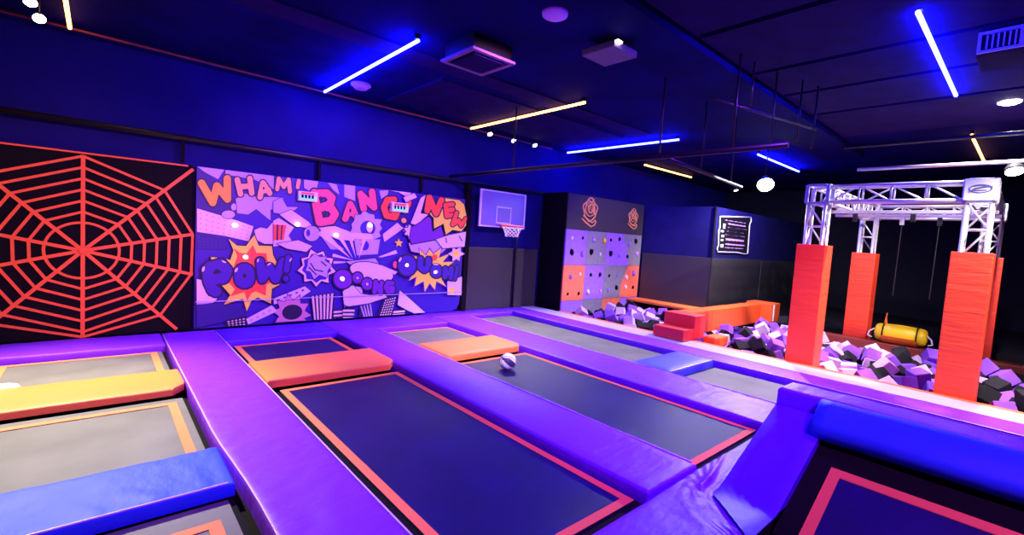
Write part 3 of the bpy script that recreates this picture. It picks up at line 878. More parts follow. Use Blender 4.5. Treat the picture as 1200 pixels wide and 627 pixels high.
b.tube([(RC.x - .07, 8.17, RC.z - .03), (RC.x - .09, 7.99 + .15, RC.z)], 0.012, 6)
b.build('rim', M['rim_red'], hoop, smooth=False)
b = MB()
N = 12
for s in (1, -1):
    for k in range(N):
        pts = []
        for i in range(7):
            a = 2 * PI * (k + s * i * 0.5) / N
            r = RR * (1 - 0.42 * math.sin(PI / 2 * i / 6))
            pts.append(RC + Vector((r * math.cos(a), r * math.sin(a), -0.04 * i)))
        b.tube(pts, 0.0055, 5)
b.build('net', M['net'], hoop)
for x in (6.6, 7.4):
    for z0, z1 in ((2.6, 2.7), (2.1, 2.1)):
        b = MB(); b.tube([(x, 8.28, z0), (x, 8.61, z1)], 0.02, 8); b.build('mounting_arm', M['black_metal'], hoop)
b = MB(); b.tube([(7.71, 8.535, 0.0), (7.71, 8.535, 2.83)], 0.022, 8)
tag(b.build('net_post', M['black_metal'], smooth=True), 'slim black post standing against the wall just right of the hoop net', 'post')

# ------------------------------------------------------------------ climbing wall
CY = 7.72
cw = empty('climbing_wall', (10.26, 8.2, 0.0), 'colourful climbing wall with bolt-on holds and charcoal header', 'climbing wall')
b = MB(); b.box(8.60, 11.90, CY + .04, 8.61, -0.62, 2.92); b.build('body', M['black'], cw, bevel=0.01)
xs = [8.60, 9.425, 10.25, 11.075, 11.90]
zs = [0.22, 1.13, 2.02]
cols = [['climb_orange', 'climb_purple', 'climb_grey', 'climb_orange'], ['climb_purple', 'climb_grey', 'climb_purple', 'climb_grey']]
slant = {(0, 2): [(10.254, .224), (11.02, .224), (11.03, .55), (11.32, 1.126), (10.254, 1.126)],
         (0, 3): [(11.024, .224), (11.896, .224), (11.896, 1.126), (11.324, 1.126), (11.034, .55)],
         (1, 2): [(10.254, 1.134), (11.33, 1.134), (11.20, 1.55), (10.95, 2.016), (10.254, 2.016)],
         (1, 3): [(11.334, 1.134), (11.896, 1.134), (11.896, 2.016), (10.954, 2.016), (11.204, 1.55)]}
for j in range(2):
    for i in range(4):
        b = MB()
        pts = slant.get((j, i)) or [(xs[i] + .004, zs[j] + .004), (xs[i + 1] - .004, zs[j] + .004), (xs[i + 1] - .004, zs[j + 1] - .004), (xs[i] + .004, zs[j + 1] - .004)]
        b.prism(pts, 'y', CY, CY + .04)
        b.build('panel', M[cols[j][i]], cw)
for i, c in enumerate(('climb_purple', 'climb_grey', 'climb_orange', 'climb_purple')):
    b = MB(); b.box(xs[i] + .004, xs[i + 1] - .004, CY, CY + .04, -0.60, zs[0] - .004); b.build('panel', M[c], cw)
b = MB(); b.box(8.60, 11.90, CY, CY + .04, 2.024, 2.90); b.build('header_board', M['header'], cw)
rg = random.Random(3)
HM = [M['white'], M['yellow'], M['black'], M['sign_purple'], M['black'], M['black'], M['orange_red'], M['climb_purple'], M['black']]
k = 0
for j, zz in enumerate((1.80, 1.42, 0.86, 0.46)):
    for x in [8.85, 9.22, 9.62, 10.05, 10.42, 10.85, 11.25, 11.65]:
        x += rg.uniform(-.07, .07); z = zz + rg.uniform(-.07, .07)
        s = rg.uniform(.028, .065)
        b = MB()
        b.lathe((x, CY - .0005, z), (0, -1, 0), [(0, s), (s * .5, s * .95), (s * .9, s * .65), (s * 1.1, s * .25)], 10)
        for v in range(len(b.v)):
            q3 = b.v[v]; b.v[v] = (x + (q3[0] - x) * 1.0, q3[1], z + (q3[2] - z) * 1.35 + 0.2 * s * math.sin(q3[0] * 60))
        b.build('climbing_hold', HM[(1 if k == 3 else (0 if k in (0, 11, 17, 22, 30, 26) else rg.choice((2, 3, 4, 5, 7, 2, 4))))], cw, smooth=True)
        k += 1
# sketchy line emblems on the header
for (px, py, s) in ((691.5, 248, 1.0), (742, 256, 0.78)):
    cx_, cz_ = on_wall(px, py, CY - .004)
    b = MB()
    def line(pts, r=0.016):
        b.tube([(cx_ + x * s, CY - .006, cz_ + z * s) for x, z in pts], r * s, 6)
    rr = random.Random(int(px))
    line([(0.27 * math.cos(a) * (1 + .12 * math.sin(5 * a)), 0.05 + 0.27 * math.sin(a) * (1 + .12 * math.cos(4 * a))) for a in [2 * PI * k / 30 for k in range(31)]], 0.02)
    line([(0.10 * math.cos(a) + .02, 0.08 + 0.11 * math.sin(a)) for a in [2 * PI * k / 20 for k in range(21)]], 0.02)
    line([(-.30, -.20), (-.12, -.30), (.08, -.38), (.22, -.33), (.26, -.22)], 0.02)
    line([(-.26, -.12), (-.05, -.21), (.12, -.28), (.24, -.20)], 0.016)
    line([(.19 * math.cos(a), .06 + .18 * math.sin(a)) for a in [2 * PI * k / 14 for k in range(15)]], 0.014)
    line([(-.10, .16), (-.06, -.02), (.0, .17), (.06, -.02), (.11, .15)], 0.018)
    line([(-.17, .22), (-.20, .02), (-.10, -.08)]); line([(.16, .20), (.14, .0), (.22, -.08)]); line([(-.08, .28), (.05, .24), (.12, .33)])
    b.build('line_emblem', M['ink_orange'], cw)

# ------------------------------------------------------------------ rules poster on the jutting wall
PY = 5.634
poster = empty('rules_sign', (13.1, PY, 1.7), 'dark rules poster with pale outline and purple lines on the navy wall', 'poster')
def W(px, py): return on_wall(px, py, PY)
out = [W(*p) for p in ((842.2, 253.8), (878.5, 254.2), (878.8, 259), (877, 263), (875.6, 283), (874.5, 297.2), (870, 297.5), (862, 295.7), (839.6, 295.0), (838.8, 291.5), (840.5, 287), (840.7, 270), (842.0, 267))]
b = MB(); b.prism(out, 'y', PY - .03, PY + .004); b.build('board', M['black'], poster)
b = MB(); b.tube([(x, PY - .034, z) for x, z in out + out[:2]], 0.019, 6); b.build('outline', M['lav'], poster, smooth=True)
for (x0, y0, x1, y1) in ((848, 257.8, 873, 261.8), (852, 262.6, 872.5, 265), (852, 266, 873.5, 269.6), (850.5, 270.6, 870, 273.6), (848.5, 274.6, 871, 277.8), (849.5, 279, 870, 283.6), (849, 285, 870.5, 288.6), (848.5, 289.4, 869, 292)):
    xa, za = W(x0, y0); xb, zb = W(x1, y1)
    pts = []
    n = 14
    for k in range(n + 1):
        pts.append((xa + (xb - xa) * k / n, za - 0.012 * (k % 2)))
    for k in range(n, -1, -1):
        pts.append((xa + (xb - xa) * k / n, zb + 0.014 * (k % 3 == 1)))
    b = MB(); b.prism(pts, 'y', PY - .038, PY - .0305)
    b.build('printed_line', M['sign_purple'], poster)
for (x0, y0, x1, y1) in ((846.3, 262, 848.2, 268), (843.6, 269.5, 846.4, 272.2), (844.2, 275, 846.8, 278), (843.4, 280, 846, 282.5), (843.2, 286, 846, 290)):
    xa, za = W(x0, y0); xb, zb = W(x1, y1)
    b = MB(); b.box(xa, xb, PY - .038, PY - .0305, zb, za)
    b.build('side_mark', M['lav'], poster)

# ------------------------------------------------------------------ foam pit
b = MB(); b.box(8.445, 8.585, -3.5, 7.70, -0.62, -0.012)
tag(b.build('pit_curb', M['rim'], bevel=0.015), 'thin orange-red padded curb along the court edge of the foam pit', 'curb')
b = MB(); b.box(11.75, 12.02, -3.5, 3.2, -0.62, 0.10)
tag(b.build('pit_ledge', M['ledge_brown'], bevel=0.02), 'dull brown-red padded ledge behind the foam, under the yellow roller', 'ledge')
t = empty('pit_ledge', (11.65, 6.7, -0.62), 'orange padded ledge along the black wall right of the climbing wall', 'ledge')
b = MB(); b.box(11.60, 11.925, 5.68, 7.71, -0.62, 0.128); b.build('base', M['black'], t)
b = MB(); b.box(11.36, 11.925, 5.68, 7.71, 0.13, 0.20); b.build('top_cushion', M['orange'], t, bevel=0.02)

# red step and balance beam
st = empty('padded_step', (8.5, 4.55, 0.0), 'red two-tier padded step leading from the court up to the beam', 'step')
b = MB(); b.box(8.10, 8.50, 4.20, 4.83, 0.006, 0.218); b.build('lower_step', M['red_deep'], st, bevel=0.014)
b = MB(); b.box(8.505, 8.92, 4.20, 4.85, 0.006, 0.455); b.build('upper_step', M['red_deep'], st, bevel=0.014)
bm_ = empty('balance_beam', (11.0, 4.78, -0.62), 'long orange-red padded balance beam spanning the foam pit', 'beam')
b = MB()
x = 8.925
while x < 12.85:
    x1 = min(x + 0.60, 12.85)
    b.box(x, x1 - 0.004, 4.62, 4.95, -0.055, 0.418)
    x = x1
b.build('cushion', M['orange_red'], bm_, bevel=0.012)
b = MB(); b.box(12.855, 13.42, 4.36, 5.0, -0.02, 0.45); b.build('end_cushion', M['orange_red'], bm_, bevel=0.014)
b = MB(); b.box(12.95, 12.99, 4.335, 4.359, 0.0, 0.43); b.build('pale_strap', M['lav'], bm_)
for x in (9.2, 13.2):
    b = MB(); b.box(x - .06, x + .06, 4.72, 4.84, -0.62, -0.055 if x < 12 else -0.02); b.build('post', M['black_metal'], bm_)
b = MB(); b.box(8.66, 9.18, 3.83, 4.10, -0.10, 0.095)
tag(b.build('foam_block', M['orange_red'], bevel=0.05, smooth=False, segs=3), 'salmon-red oblong block lying in the foam against the red step', 'foam block')

# foam cubes: a simulated heap (x, y, z, rotation)
FOAM = [[8.922,4.769,-0.274,0.73,0.76,1.28],[9.19,4.826,-0.227,-0.11,-0.34,0.21],[9.684,4.811,-0.207,-0.32,-0.04,0.3],[10.143,4.788,-0.222,-0.13,0.29,-0.06],[10.455,4.807,-0.207,-0.1,-0.17,-0.02],[11.061,4.738,-0.197,0.13,0.17,0.06],[11.388,4.868,-0.236,0.02,0.43,0.56],[11.805,4.847,-0.19,-0.01,-0.04,-0.07],[12.344,4.73,-0.257,-0.39,0.44,0.01],[12.693,4.778,-0.234,-0.07,-0.79,0.29],[11.465,-0.259,-0.231,-2.54,0.2,1.69],[9.193,5.711,-0.272,-0.75,-0.45,-0.87],[9.186,2.185,-0.223,-0.64,-1.02,1.8],[10.489,3.619,-0.249,-0.8,2.6,-1.24],[10.475,0.986,-0.213,-0.33,0.76,-1.77],[11.036,-0.8,-0.259,0.13,2.5,0.24],[11.325,1.641,-0.229,-1.44,0.26,2.35],[9.287,3.691,-0.208,1.96,0.2,-0.07],[11.269,0.48,-0.185,1.0,-1.22,1.59],[9.294,1.284,-0.218,1.65,-1.3,0.65],[10.316,5.658,-0.239,-2.04,0.99,-1.14],[10.843,5.327,-0.21,-0.88,-0.35,-1.3],[10.938,2.96,-0.167,0.24,0.38,2.42],[9.686,2.969,-0.215,0.8,-1.38,0.05],[9.754,7.031,-0.185,1.71,2.11,0.57],[10.021,2.135,-0.211,0.27,0.03,-2.41],[9.678,3.771,-0.173,-0.73,1.37,-1.2],[8.739,-0.38,-0.221,-0.23,0.81,1.54],[8.871,0.108,-0.193,-1.92,-1.05,0.65],[10.912,2.154,-0.218,0.56,2.61,-1.48],[10.009,0.105,-0.233,-1.0,1.41,0.17],[10.562,6.178,-0.2,2.76,-0.87,0.44],[9.676,2.541,-0.204,0.91,1.3,-1.94],[11.315,3.319,-0.216,1.4,0.4,1.94],[8.728,4.112,-0.239,1.92,1.44,-1.2],[10.546,-0.827,-0.17,2.04,0.08,-0.18],[10.054,-0.768,-0.203,1.62,1.36,-0.57],[8.77,3.716,-0.21,1.65,0.04,-2.53],[12.023,4.117,-0.247,0.35,-1.71,0.36],[10.048,2.855,-0.223,0.58,0.87,-1.39],[9.339,1.649,-0.201,1.44,1.71,-0.02],[12.423,3.76,-0.239,-2.43,0.15,-1.89],[10.851,0.037,-0.236,-0.29,1.13,-1.03],[10.52,3.047,-0.179,0.27,2.06,1.42],[10.17,2.556,-0.236,-0.57,0.34,-2.77],[9.61,2.203,-0.195,1.74,-0.02,0.47],[8.873,0.962,-0.219,-0.92,0.78,1.43],[12.028,3.689,-0.23,-0.44,1.78,2.11],[11.275,3.783,-0.237,1.65,-0.08,-1.03],[11.202,2.636,-0.193,-0.33,-0.02,-0.03],[9.69,6.229,-0.193,2.3,1.68,-0.4],[9.98,3.268,-0.211,0.36,-1.2,-1.0],[12.934,5.512,-0.312,-0.62,-2.31,0.53],[9.336,5.471,-0.233,0.07,0.26,-2.32],[10.17,-0.307,-0.261,2.41,-2.03,0.24],[9.564,0.09,-0.205,-2.1,0.49,1.54],[9.14,6.961,-0.193,-1.17,0.07,-2.25],[12.958,4.086,-0.229,0.81,-0.52,1.02],[12.573,5.544,-0.485,-0.0,0.0,-3.13],[9.601,1.643,-0.229,-1.43,0.5,-1.56],[11.708,3.664,-0.236,0.42,0.55,1.65],[12.929,3.665,-0.21,-0.65,-0.02,-1.26],[11.61,5.494,-0.264,2.52,0.62,-1.24],[9.631,0.414,-0.184,1.62,0.26,0.7],[9.199,0.527,-0.189,1.11,-0.61,-2.19],[10.474,1.305,-0.197,-1.81,0.11,0.41],[9.087,4.233,-0.223,0.21,-2.34,2.12],[9.658,-0.874,-0.229,0.18,0.08,-1.57],[9.58,1.221,-0.184,-1.73,-0.12,-0.71],[12.085,5.564,-0.445,1.57,2.04,-0.01],[9.999,6.288,-0.207,-1.05,-0.59,0.8],[11.392,5.545,-0.407,0.19,-0.66,0.0],[11.68,4.391,-0.232,1.67,-0.09,2.77],[10.358,2.159,-0.197,-0.83,-2.56,-0.84],[10.904,3.381,-0.248,0.94,2.62,0.95],[11.306,0.856,-0.257,-0.75,-1.48,-2.03],[8.893,2.1,-0.221,2.48,-1.06,-0.23],[9.167,6.537,-0.19,0.6,-0.36,-1.18],[8.889,3.006,-0.184,0.27,-0.92,1.17],[9.575,3.242,-0.258,1.35,0.19,-2.42],[8.769,5.065,-0.233,-1.71,-1.17,1.36],[9.997,5.844,-0.174,0.58,-1.2,-1.55],[8.866,1.307,-0.219,-2.34,-0.59,1.1],[9.19,2.533,-0.185,-2.06,-2.01,-0.25],[10.485,7.407,-0.218,-1.8,-0.52,-2.21],[9.236,-0.465,-0.223,3.02,-0.33,-1.01],[9.65,5.92,-0.249,0.62,0.91,-2.04],[10.576,0.425,-0.209,0.98,1.92,-0.01],[10.43,3.348,-0.198,0.09,0.34,3.14],[9.192,0.824,-0.216,-0.52,-1.13,-2.28],[10.981,7.044,-0.219,-0.63,-2.01,-0.61],[9.527,7.359,-0.264,0.4,-0.41,-1.97],[9.221,7.394,-0.171,0.67,2.01,-1.09],[8.785,6.999,-0.223,-0.11,0.07,-2.52],[8.879,5.83,-0.238,-1.26,1.04,-2.34],[11.272,4.182,-0.184,-0.44,1.92,1.17],[10.568,-0.056,-0.216,-1.07,0.83,2.43],[9.242,2.984,-0.22,-0.46,0.18,0.49],[10.832,-0.281,-0.238,1.24,-0.12,1.52],[8.887,6.195,-0.22,0.29,3.05,0.44],[10.933,4.09,-0.219,-2.96,-1.44,0.11],[10.026,1.329,-0.224,-0.73,-0.71,-1.56],[10.488,5.336,-0.22,-0.6,-1.52,2.26],[9.638,5.272,-0.215,1.51,0.24,2.06],[12.642,4.243,-0.255,0.68,-2.56,-0.58],[10.859,6.639,-0.251,0.69,1.06,1.84],[10.557,6.731,-0.264,-0.3,0.09,0.22],[11.339,-0.841,-0.254,1.6,-1.35,-1.38],[8.86,0.379,-0.18,-3.02,0.84,0.49],[10.584,2.531,-0.238,-2.5,0.03,0.88],[10.958,3.754,-0.245,-0.19,2.14,-0.04],[10.902,1.736,-0.172,1.89,0.57,-2.12],[8.807,3.293,-0.242,1.15,-0.07,-1.63],[9.188,6.251,-0.194,-1.04,-0.96,1.3],[9.22,3.304,-0.244,-1.35,0.77,-2.15],[10.375,7.031,-0.246,0.55,-2.23,-0.46],[8.914,2.48,-0.225,-0.1,0.38,-2.85],[8.9,1.597,-0.174,1.22,0.77,0.57],[10.901,2.626,-0.215,1.42,-1.97,-0.78],[10.185,4.232,-0.238,0.1,2.01,0.21],[10.088,7.047,-0.195,0.34,-0.58,-1.67],[9.72,6.719,-0.225,-0.49,-0.25,-1.48],[9.079,-0.767,-0.159,0.48,-2.51,1.21],[10.218,3.753,-0.207,-2.22,-0.83,-1.62],[9.558,0.911,-0.238,-1.82,-0.33,0.17],[10.134,1.764,-0.182,-2.35,-1.26,-0.54],[10.992,7.435,-0.226,-0.07,-1.09,-0.97],[10.091,5.427,-0.212,0.34,-1.12,2.77],[10.525,4.156,-0.218,-2.69,-1.33,0.24],[9.99,0.848,-0.205,2.76,0.55,-0.09],[9.285,-0.023,-0.206,0.21,1.16,1.95],[8.749,7.438,-0.24,-1.35,0.7,-1.17],[9.56,-0.404,-0.204,1.44,-1.88,-0.66],[11.294,0.089,-0.231,0.06,-0.49,-1.28],[10.057,0.456,-0.197,-1.67,-1.25,-0.54],[10.893,0.815,-0.205,-0.04,-0.17,2.13],[10.461,1.591,-0.194,-2.52,-1.34,-0.19],[10.109,6.686,-0.22,0.86,-1.5,1.9],[10.909,6.274,-0.229,-0.92,-0.51,-0.66],[8.799,-0.827,-0.18,1.8,0.02,-2.76],[10.466,-0.347,-0.239,0.12,-0.3,-0.2],[8.775,6.599,-0.23,0.87,0.01,2.68],[11.312,1.317,-0.202,-2.56,0.76,-1.34],[10.204,7.478,-0.234,-0.28,3.03,-0.58],[9.594,4.128,-0.177,-1.3,-0.06,-1.73],[10.915,1.331,-0.197,0.81,-1.73,1.31],[11.283,2.057,-0.202,2.17,1.44,1.0],[10.914,0.489,-0.222,0.98,-0.63,2.51],[11.287,2.961,-0.166,-0.18,-0.21,2.37],[11.017,5.772,-0.157,2.46,-0.06,2.11],[10.777,-0.557,-0.183,-0.47,-1.28,2.12],[12.416,4.471,-0.256,2.17,-0.52,-1.49],[11.09,1.494,-0.041,2.53,0.62,-0.42],[9.123,0.232,-0.118,0.17,-0.68,0.48],[9.408,0.314,-0.141,1.89,-0.46,2.05],[9.767,1.97,-0.233,0.27,0.0,1.14],[10.221,2.332,-0.113,0.64,-0.4,0.45],[11.06,1.924,-0.082,1.1,0.67,0.47],[9.787,0.212,-0.07,-1.33,-0.51,-0.72],[11.592,0.686,-0.264,1.23,0.34,-0.12],[10.333,2.818,-0.167,1.94,0.7,1.14],[9.884,6.024,-0.082,-1.25,-0.33,0.52],[10.24,3.102,-0.218,1.35,0.01,0.63],[11.171,-0.557,-0.19,2.18,-2.16,0.16],[9.501,6.451,-0.177,0.38,2.51,0.95],[13.185,3.89,-0.16,-0.0,-2.38,1.57],[11.55,1.063,-0.169,-0.74,2.91,-0.67],[8.965,-0.512,-0.11,-0.89,-2.73,0.84],[11.159,6.835,-0.166,-3.07,-0.41,-0.82],[10.045,3.971,-0.205,0.51,0.06,1.03],[10.642,7.148,-0.207,-1.3,-2.47,-0.01],[12.583,3.45,-0.209,-0.29,-1.78,1.65],[8.981,3.863,-0.155,-0.38,0.34,2.08],[10.39,4.403,-0.098,2.64,-1.07,0.46],[9.87,6.838,-0.071,-1.47,2.11,0.53],[9.868,3.079,-0.035,-0.62,0.26,-0.55],[9.838,5.63,-0.222,2.94,1.33,0.33],[9.115,1.145,-0.163,-1.55,-0.3,-2.42],[10.666,5.904,-0.166,1.04,2.0,1.59],[11.192,6.068,-0.255,1.76,-0.19,1.32],[12.659,3.927,-0.208,-2.07,-0.07,-2.09],[9.81,7.41,-0.202,1.57,-0.73,2.0],[13.112,4.347,-0.165,-0.45,1.1,2.44],[11.584,1.823,-0.243,1.19,2.67,-0.18],[11.108,0.671,-0.047,0.04,-2.32,-0.92],[10.693,1.455,-0.049,-2.48,0.03,0.66],[8.952,-0.162,-0.227,-0.12,0.11,2.29],[10.721,1.151,-0.192,-0.82,-1.76,-1.83],[9.069,2.316,-0.0,0.48,0.92,2.69],[9.407,7.145,-0.157,-0.05,0.44,0.82],[10.933,4.431,-0.179,-1.35,-2.83,0.41],[8.916,0.691,-0.119,1.6,0.71,1.74],[9.366,1.034,-0.073,0.27,3.0,0.75],[9.779,1.092,-0.163,-1.65,-0.24,0.86],[11.586,2.385,-0.274,-1.0,-1.07,-2.02],[9.749,-0.18,-0.215,-0.28,0.14,-1.57],[9.377,-0.243,-0.068,1.19,-2.44,-0.76],[11.581,-0.598,-0.288,2.57,-0.68,-0.77],[9.265,4.413,-0.19,-0.25,0.12,2.1],[9.954,2.663,-0.129,-2.35,-0.7,0.03],[11.116,-0.16,-0.194,-0.15,-1.06,1.35],[9.831,2.319,-0.101,0.84,2.73,0.4],[9.3,3.986,-0.187,3.12,-0.02,-0.17],[10.676,2.811,-0.102,-0.28,-2.1,-0.81],[8.915,6.765,-0.121,0.56,-2.44,0.35],[9.484,3.48,-0.101,2.7,-0.88,-0.66],[11.797,3.976,-0.224,-0.48,2.06,-1.04],[11.195,2.353,-0.14,-1.06,-0.73,1.18],[10.762,6.882,-0.147,0.42,-2.14,1.54],[11.594,0.009,-0.214,0.55,-1.18,-0.51],[8.965,6.469,-0.052,2.59,-0.43,0.89],[9.074,2.78,-0.167,2.73,-0.37,-0.86],[11.237,5.467,-0.249,2.24,0.17,-1.48],[10.761,2.408,-0.112,1.39,0.62,-0.94],[11.584,3.068,-0.252,-0.16,2.85,1.05],[10.38,7.272,-0.053,-0.87,2.45,-0.14],[9.448,2.367,-0.113,-0.23,-0.77,-2.51],[10.736,5.556,-0.209,-1.15,0.69,-2.62],[11.565,0.383,-0.245,-2.01,0.39,-2.08],[9.873,6.491,-0.097,-0.94,0.69,1.49],[10.408,1.81,-0.064,-1.07,-0.84,-0.03],[11.103,3.158,-0.035,-1.86,-0.69,1.18],[10.712,0.661,-0.043,1.27,-0.93,0.94],[11.567,2.649,-0.307,0.97,0.21,-1.45],[9.933,-0.428,-0.133,-2.5,-0.41,-0.79],[9.28,5.968,-0.194,-0.43,0.86,-2.09],[10.132,3.48,-0.128,-0.43,-0.49,2.46],[10.706,-0.308,-0.04,1.51,2.8,0.12],[11.083,3.55,-0.095,2.33,-0.38,1.18],[10.365,0.226,-0.236,0.52,-0.58,1.56],[11.091,0.272,-0.108,-0.38,0.51,1.58],[12.072,4.43,-0.247,0.39,-0.42,3.0],[10.707,3.489,-0.122,-2.22,-0.67,0.81],[12.788,4.365,-0.113,-0.66,-2.54,1.34],[11.176,3.946,-0.037,0.95,-0.2,0.38],[11.097,1.072,-0.201,-1.37,-1.2,-0.94],[11.344,4.455,-0.14,1.36,0.27,-1.57],[10.273,5.411,-0.035,-0.02,0.96,0.02],[12.321,3.489,-0.166,1.15,1.11,-2.39],[9.39,1.91,-0.188,0.08,-0.12,-1.38],[9.481,1.447,-0.035,-0.27,-0.64,2.29],[10.801,3.223,-0.043,-0.54,-0.36,2.68],[12.92,3.349,-0.233,1.81,0.36,-1.48],[11.2,6.473,-0.217,3.12,-1.18,0.02],[8.864,7.262,-0.086,-1.0,-0.42,0.91],[12.34,4.125,-0.16,0.17,0.76,-2.1],[9.455,2.791,-0.169,-1.43,-1.18,0.24],[9.081,1.455,-0.14,-1.27,0.6,-2.14],[10.284,-0.561,-0.113,-0.28,-2.57,-1.73],[10.209,1.094,-0.163,-2.32,-0.82,1.07],[10.327,6.826,-0.044,-2.23,-0.17,2.27],[9.861,0.623,-0.079,0.62,2.18,0.61],[9.436,6.798,-0.179,1.4,-2.82,-0.12],[11.624,1.377,-0.438,1.51,1.49,1.51],[10.258,-0.081,-0.19,1.9,-0.13,1.08],[11.598,3.379,-0.261,0.27,-2.68,-1.71],[10.276,6.362,-0.18,0.12,-1.97,-1.68],[10.665,4.422,-0.088,-0.17,0.09,-1.73],[10.66,3.898,-0.185,-1.06,-0.47,-1.1],[8.998,3.512,-0.145,0.09,2.64,0.9],[8.869,4.495,-0.227,1.58,-0.79,1.25],[10.269,6.01,-0.206,2.92,0.19,0.64],[10.648,1.876,-0.203,1.57,0.09,0.6],[9.022,5.992,-0.098,1.09,-0.22,-1.16],[9.516,5.675,-0.163,1.64,-1.03,0.81],[11.047,2.805,-0.006,-1.96,0.3,0.73],[9.487,0.657,-0.179,2.41,0.1,1.82],[8.97,5.5,-0.159,0.06,0.43,-2.98],[9.92,4.215,-0.149,0.25,1.05,2.64],[10.232,1.516,-0.073,-1.6,0.9,-1.17],[9.039,3.221,-0.047,0.65,0.47,1.82],[11.856,3.348,-0.254,0.36,0.06,-0.0],[9.762,3.41,-0.216,0.63,-0.99,-1.29],[11.51,3.935,-0.204,-0.84,2.17,-1.08],[9.89,1.589,-0.171,1.87,-0.15,-0.97],[10.346,3.976,-0.084,-1.88,-0.75,2.07],[10.643,6.432,-0.097,2.22,-0.34,-0.84],[9.473,3.088,-0.066,0.26,-0.38,0.59],[10.644,0.165,-0.055,2.54,0.31,0.55],[9.118,1.858,-0.228,-0.91,1.8,1.13],[11.233,7.161,-0.209,2.07,0.01,0.01],[10.291,0.661,-0.222,1.3,-0.59,-1.72],[9.401,-0.729,-0.167,-2.53,-1.31,-0.76],[10.783,6.189,-0.051,0.17,0.79,-2.57],[11.011,7.317,-0.023,-2.7,0.21,0.19],[9.376,0.6,0.025,-0.85,-2.31,0.13],[10.051,7.291,-0.031,-0.01,0.3,-1.15],[10.619,2.162,-0.109,-2.11,0.47,-0.97],[10.408,2.934,0.033,1.3,-0.72,-2.07],[8.925,-0.101,0.001,1.93,-1.73,-0.02],[11.456,3.607,-0.104,0.6,-2.79,0.38],[9.667,-0.589,-0.064,1.9,0.42,-2.37],[9.525,6.075,-0.032,1.01,1.11,-1.62],[12.826,4.05,-0.023,-2.44,0.21,1.68],[11.026,0.968,0.057,-0.71,-0.04,2.83],[10.842,0.388,0.044,0.77,0.26,0.04],[10.085,5.673,0.007,-1.2,0.03,-0.07],[11.313,1.096,-0.013,1.48,-2.36,0.59],[11.756,4.182,-0.023,1.02,0.96,1.33],[10.872,5.659,-0.009,-0.66,-0.22,1.9]]
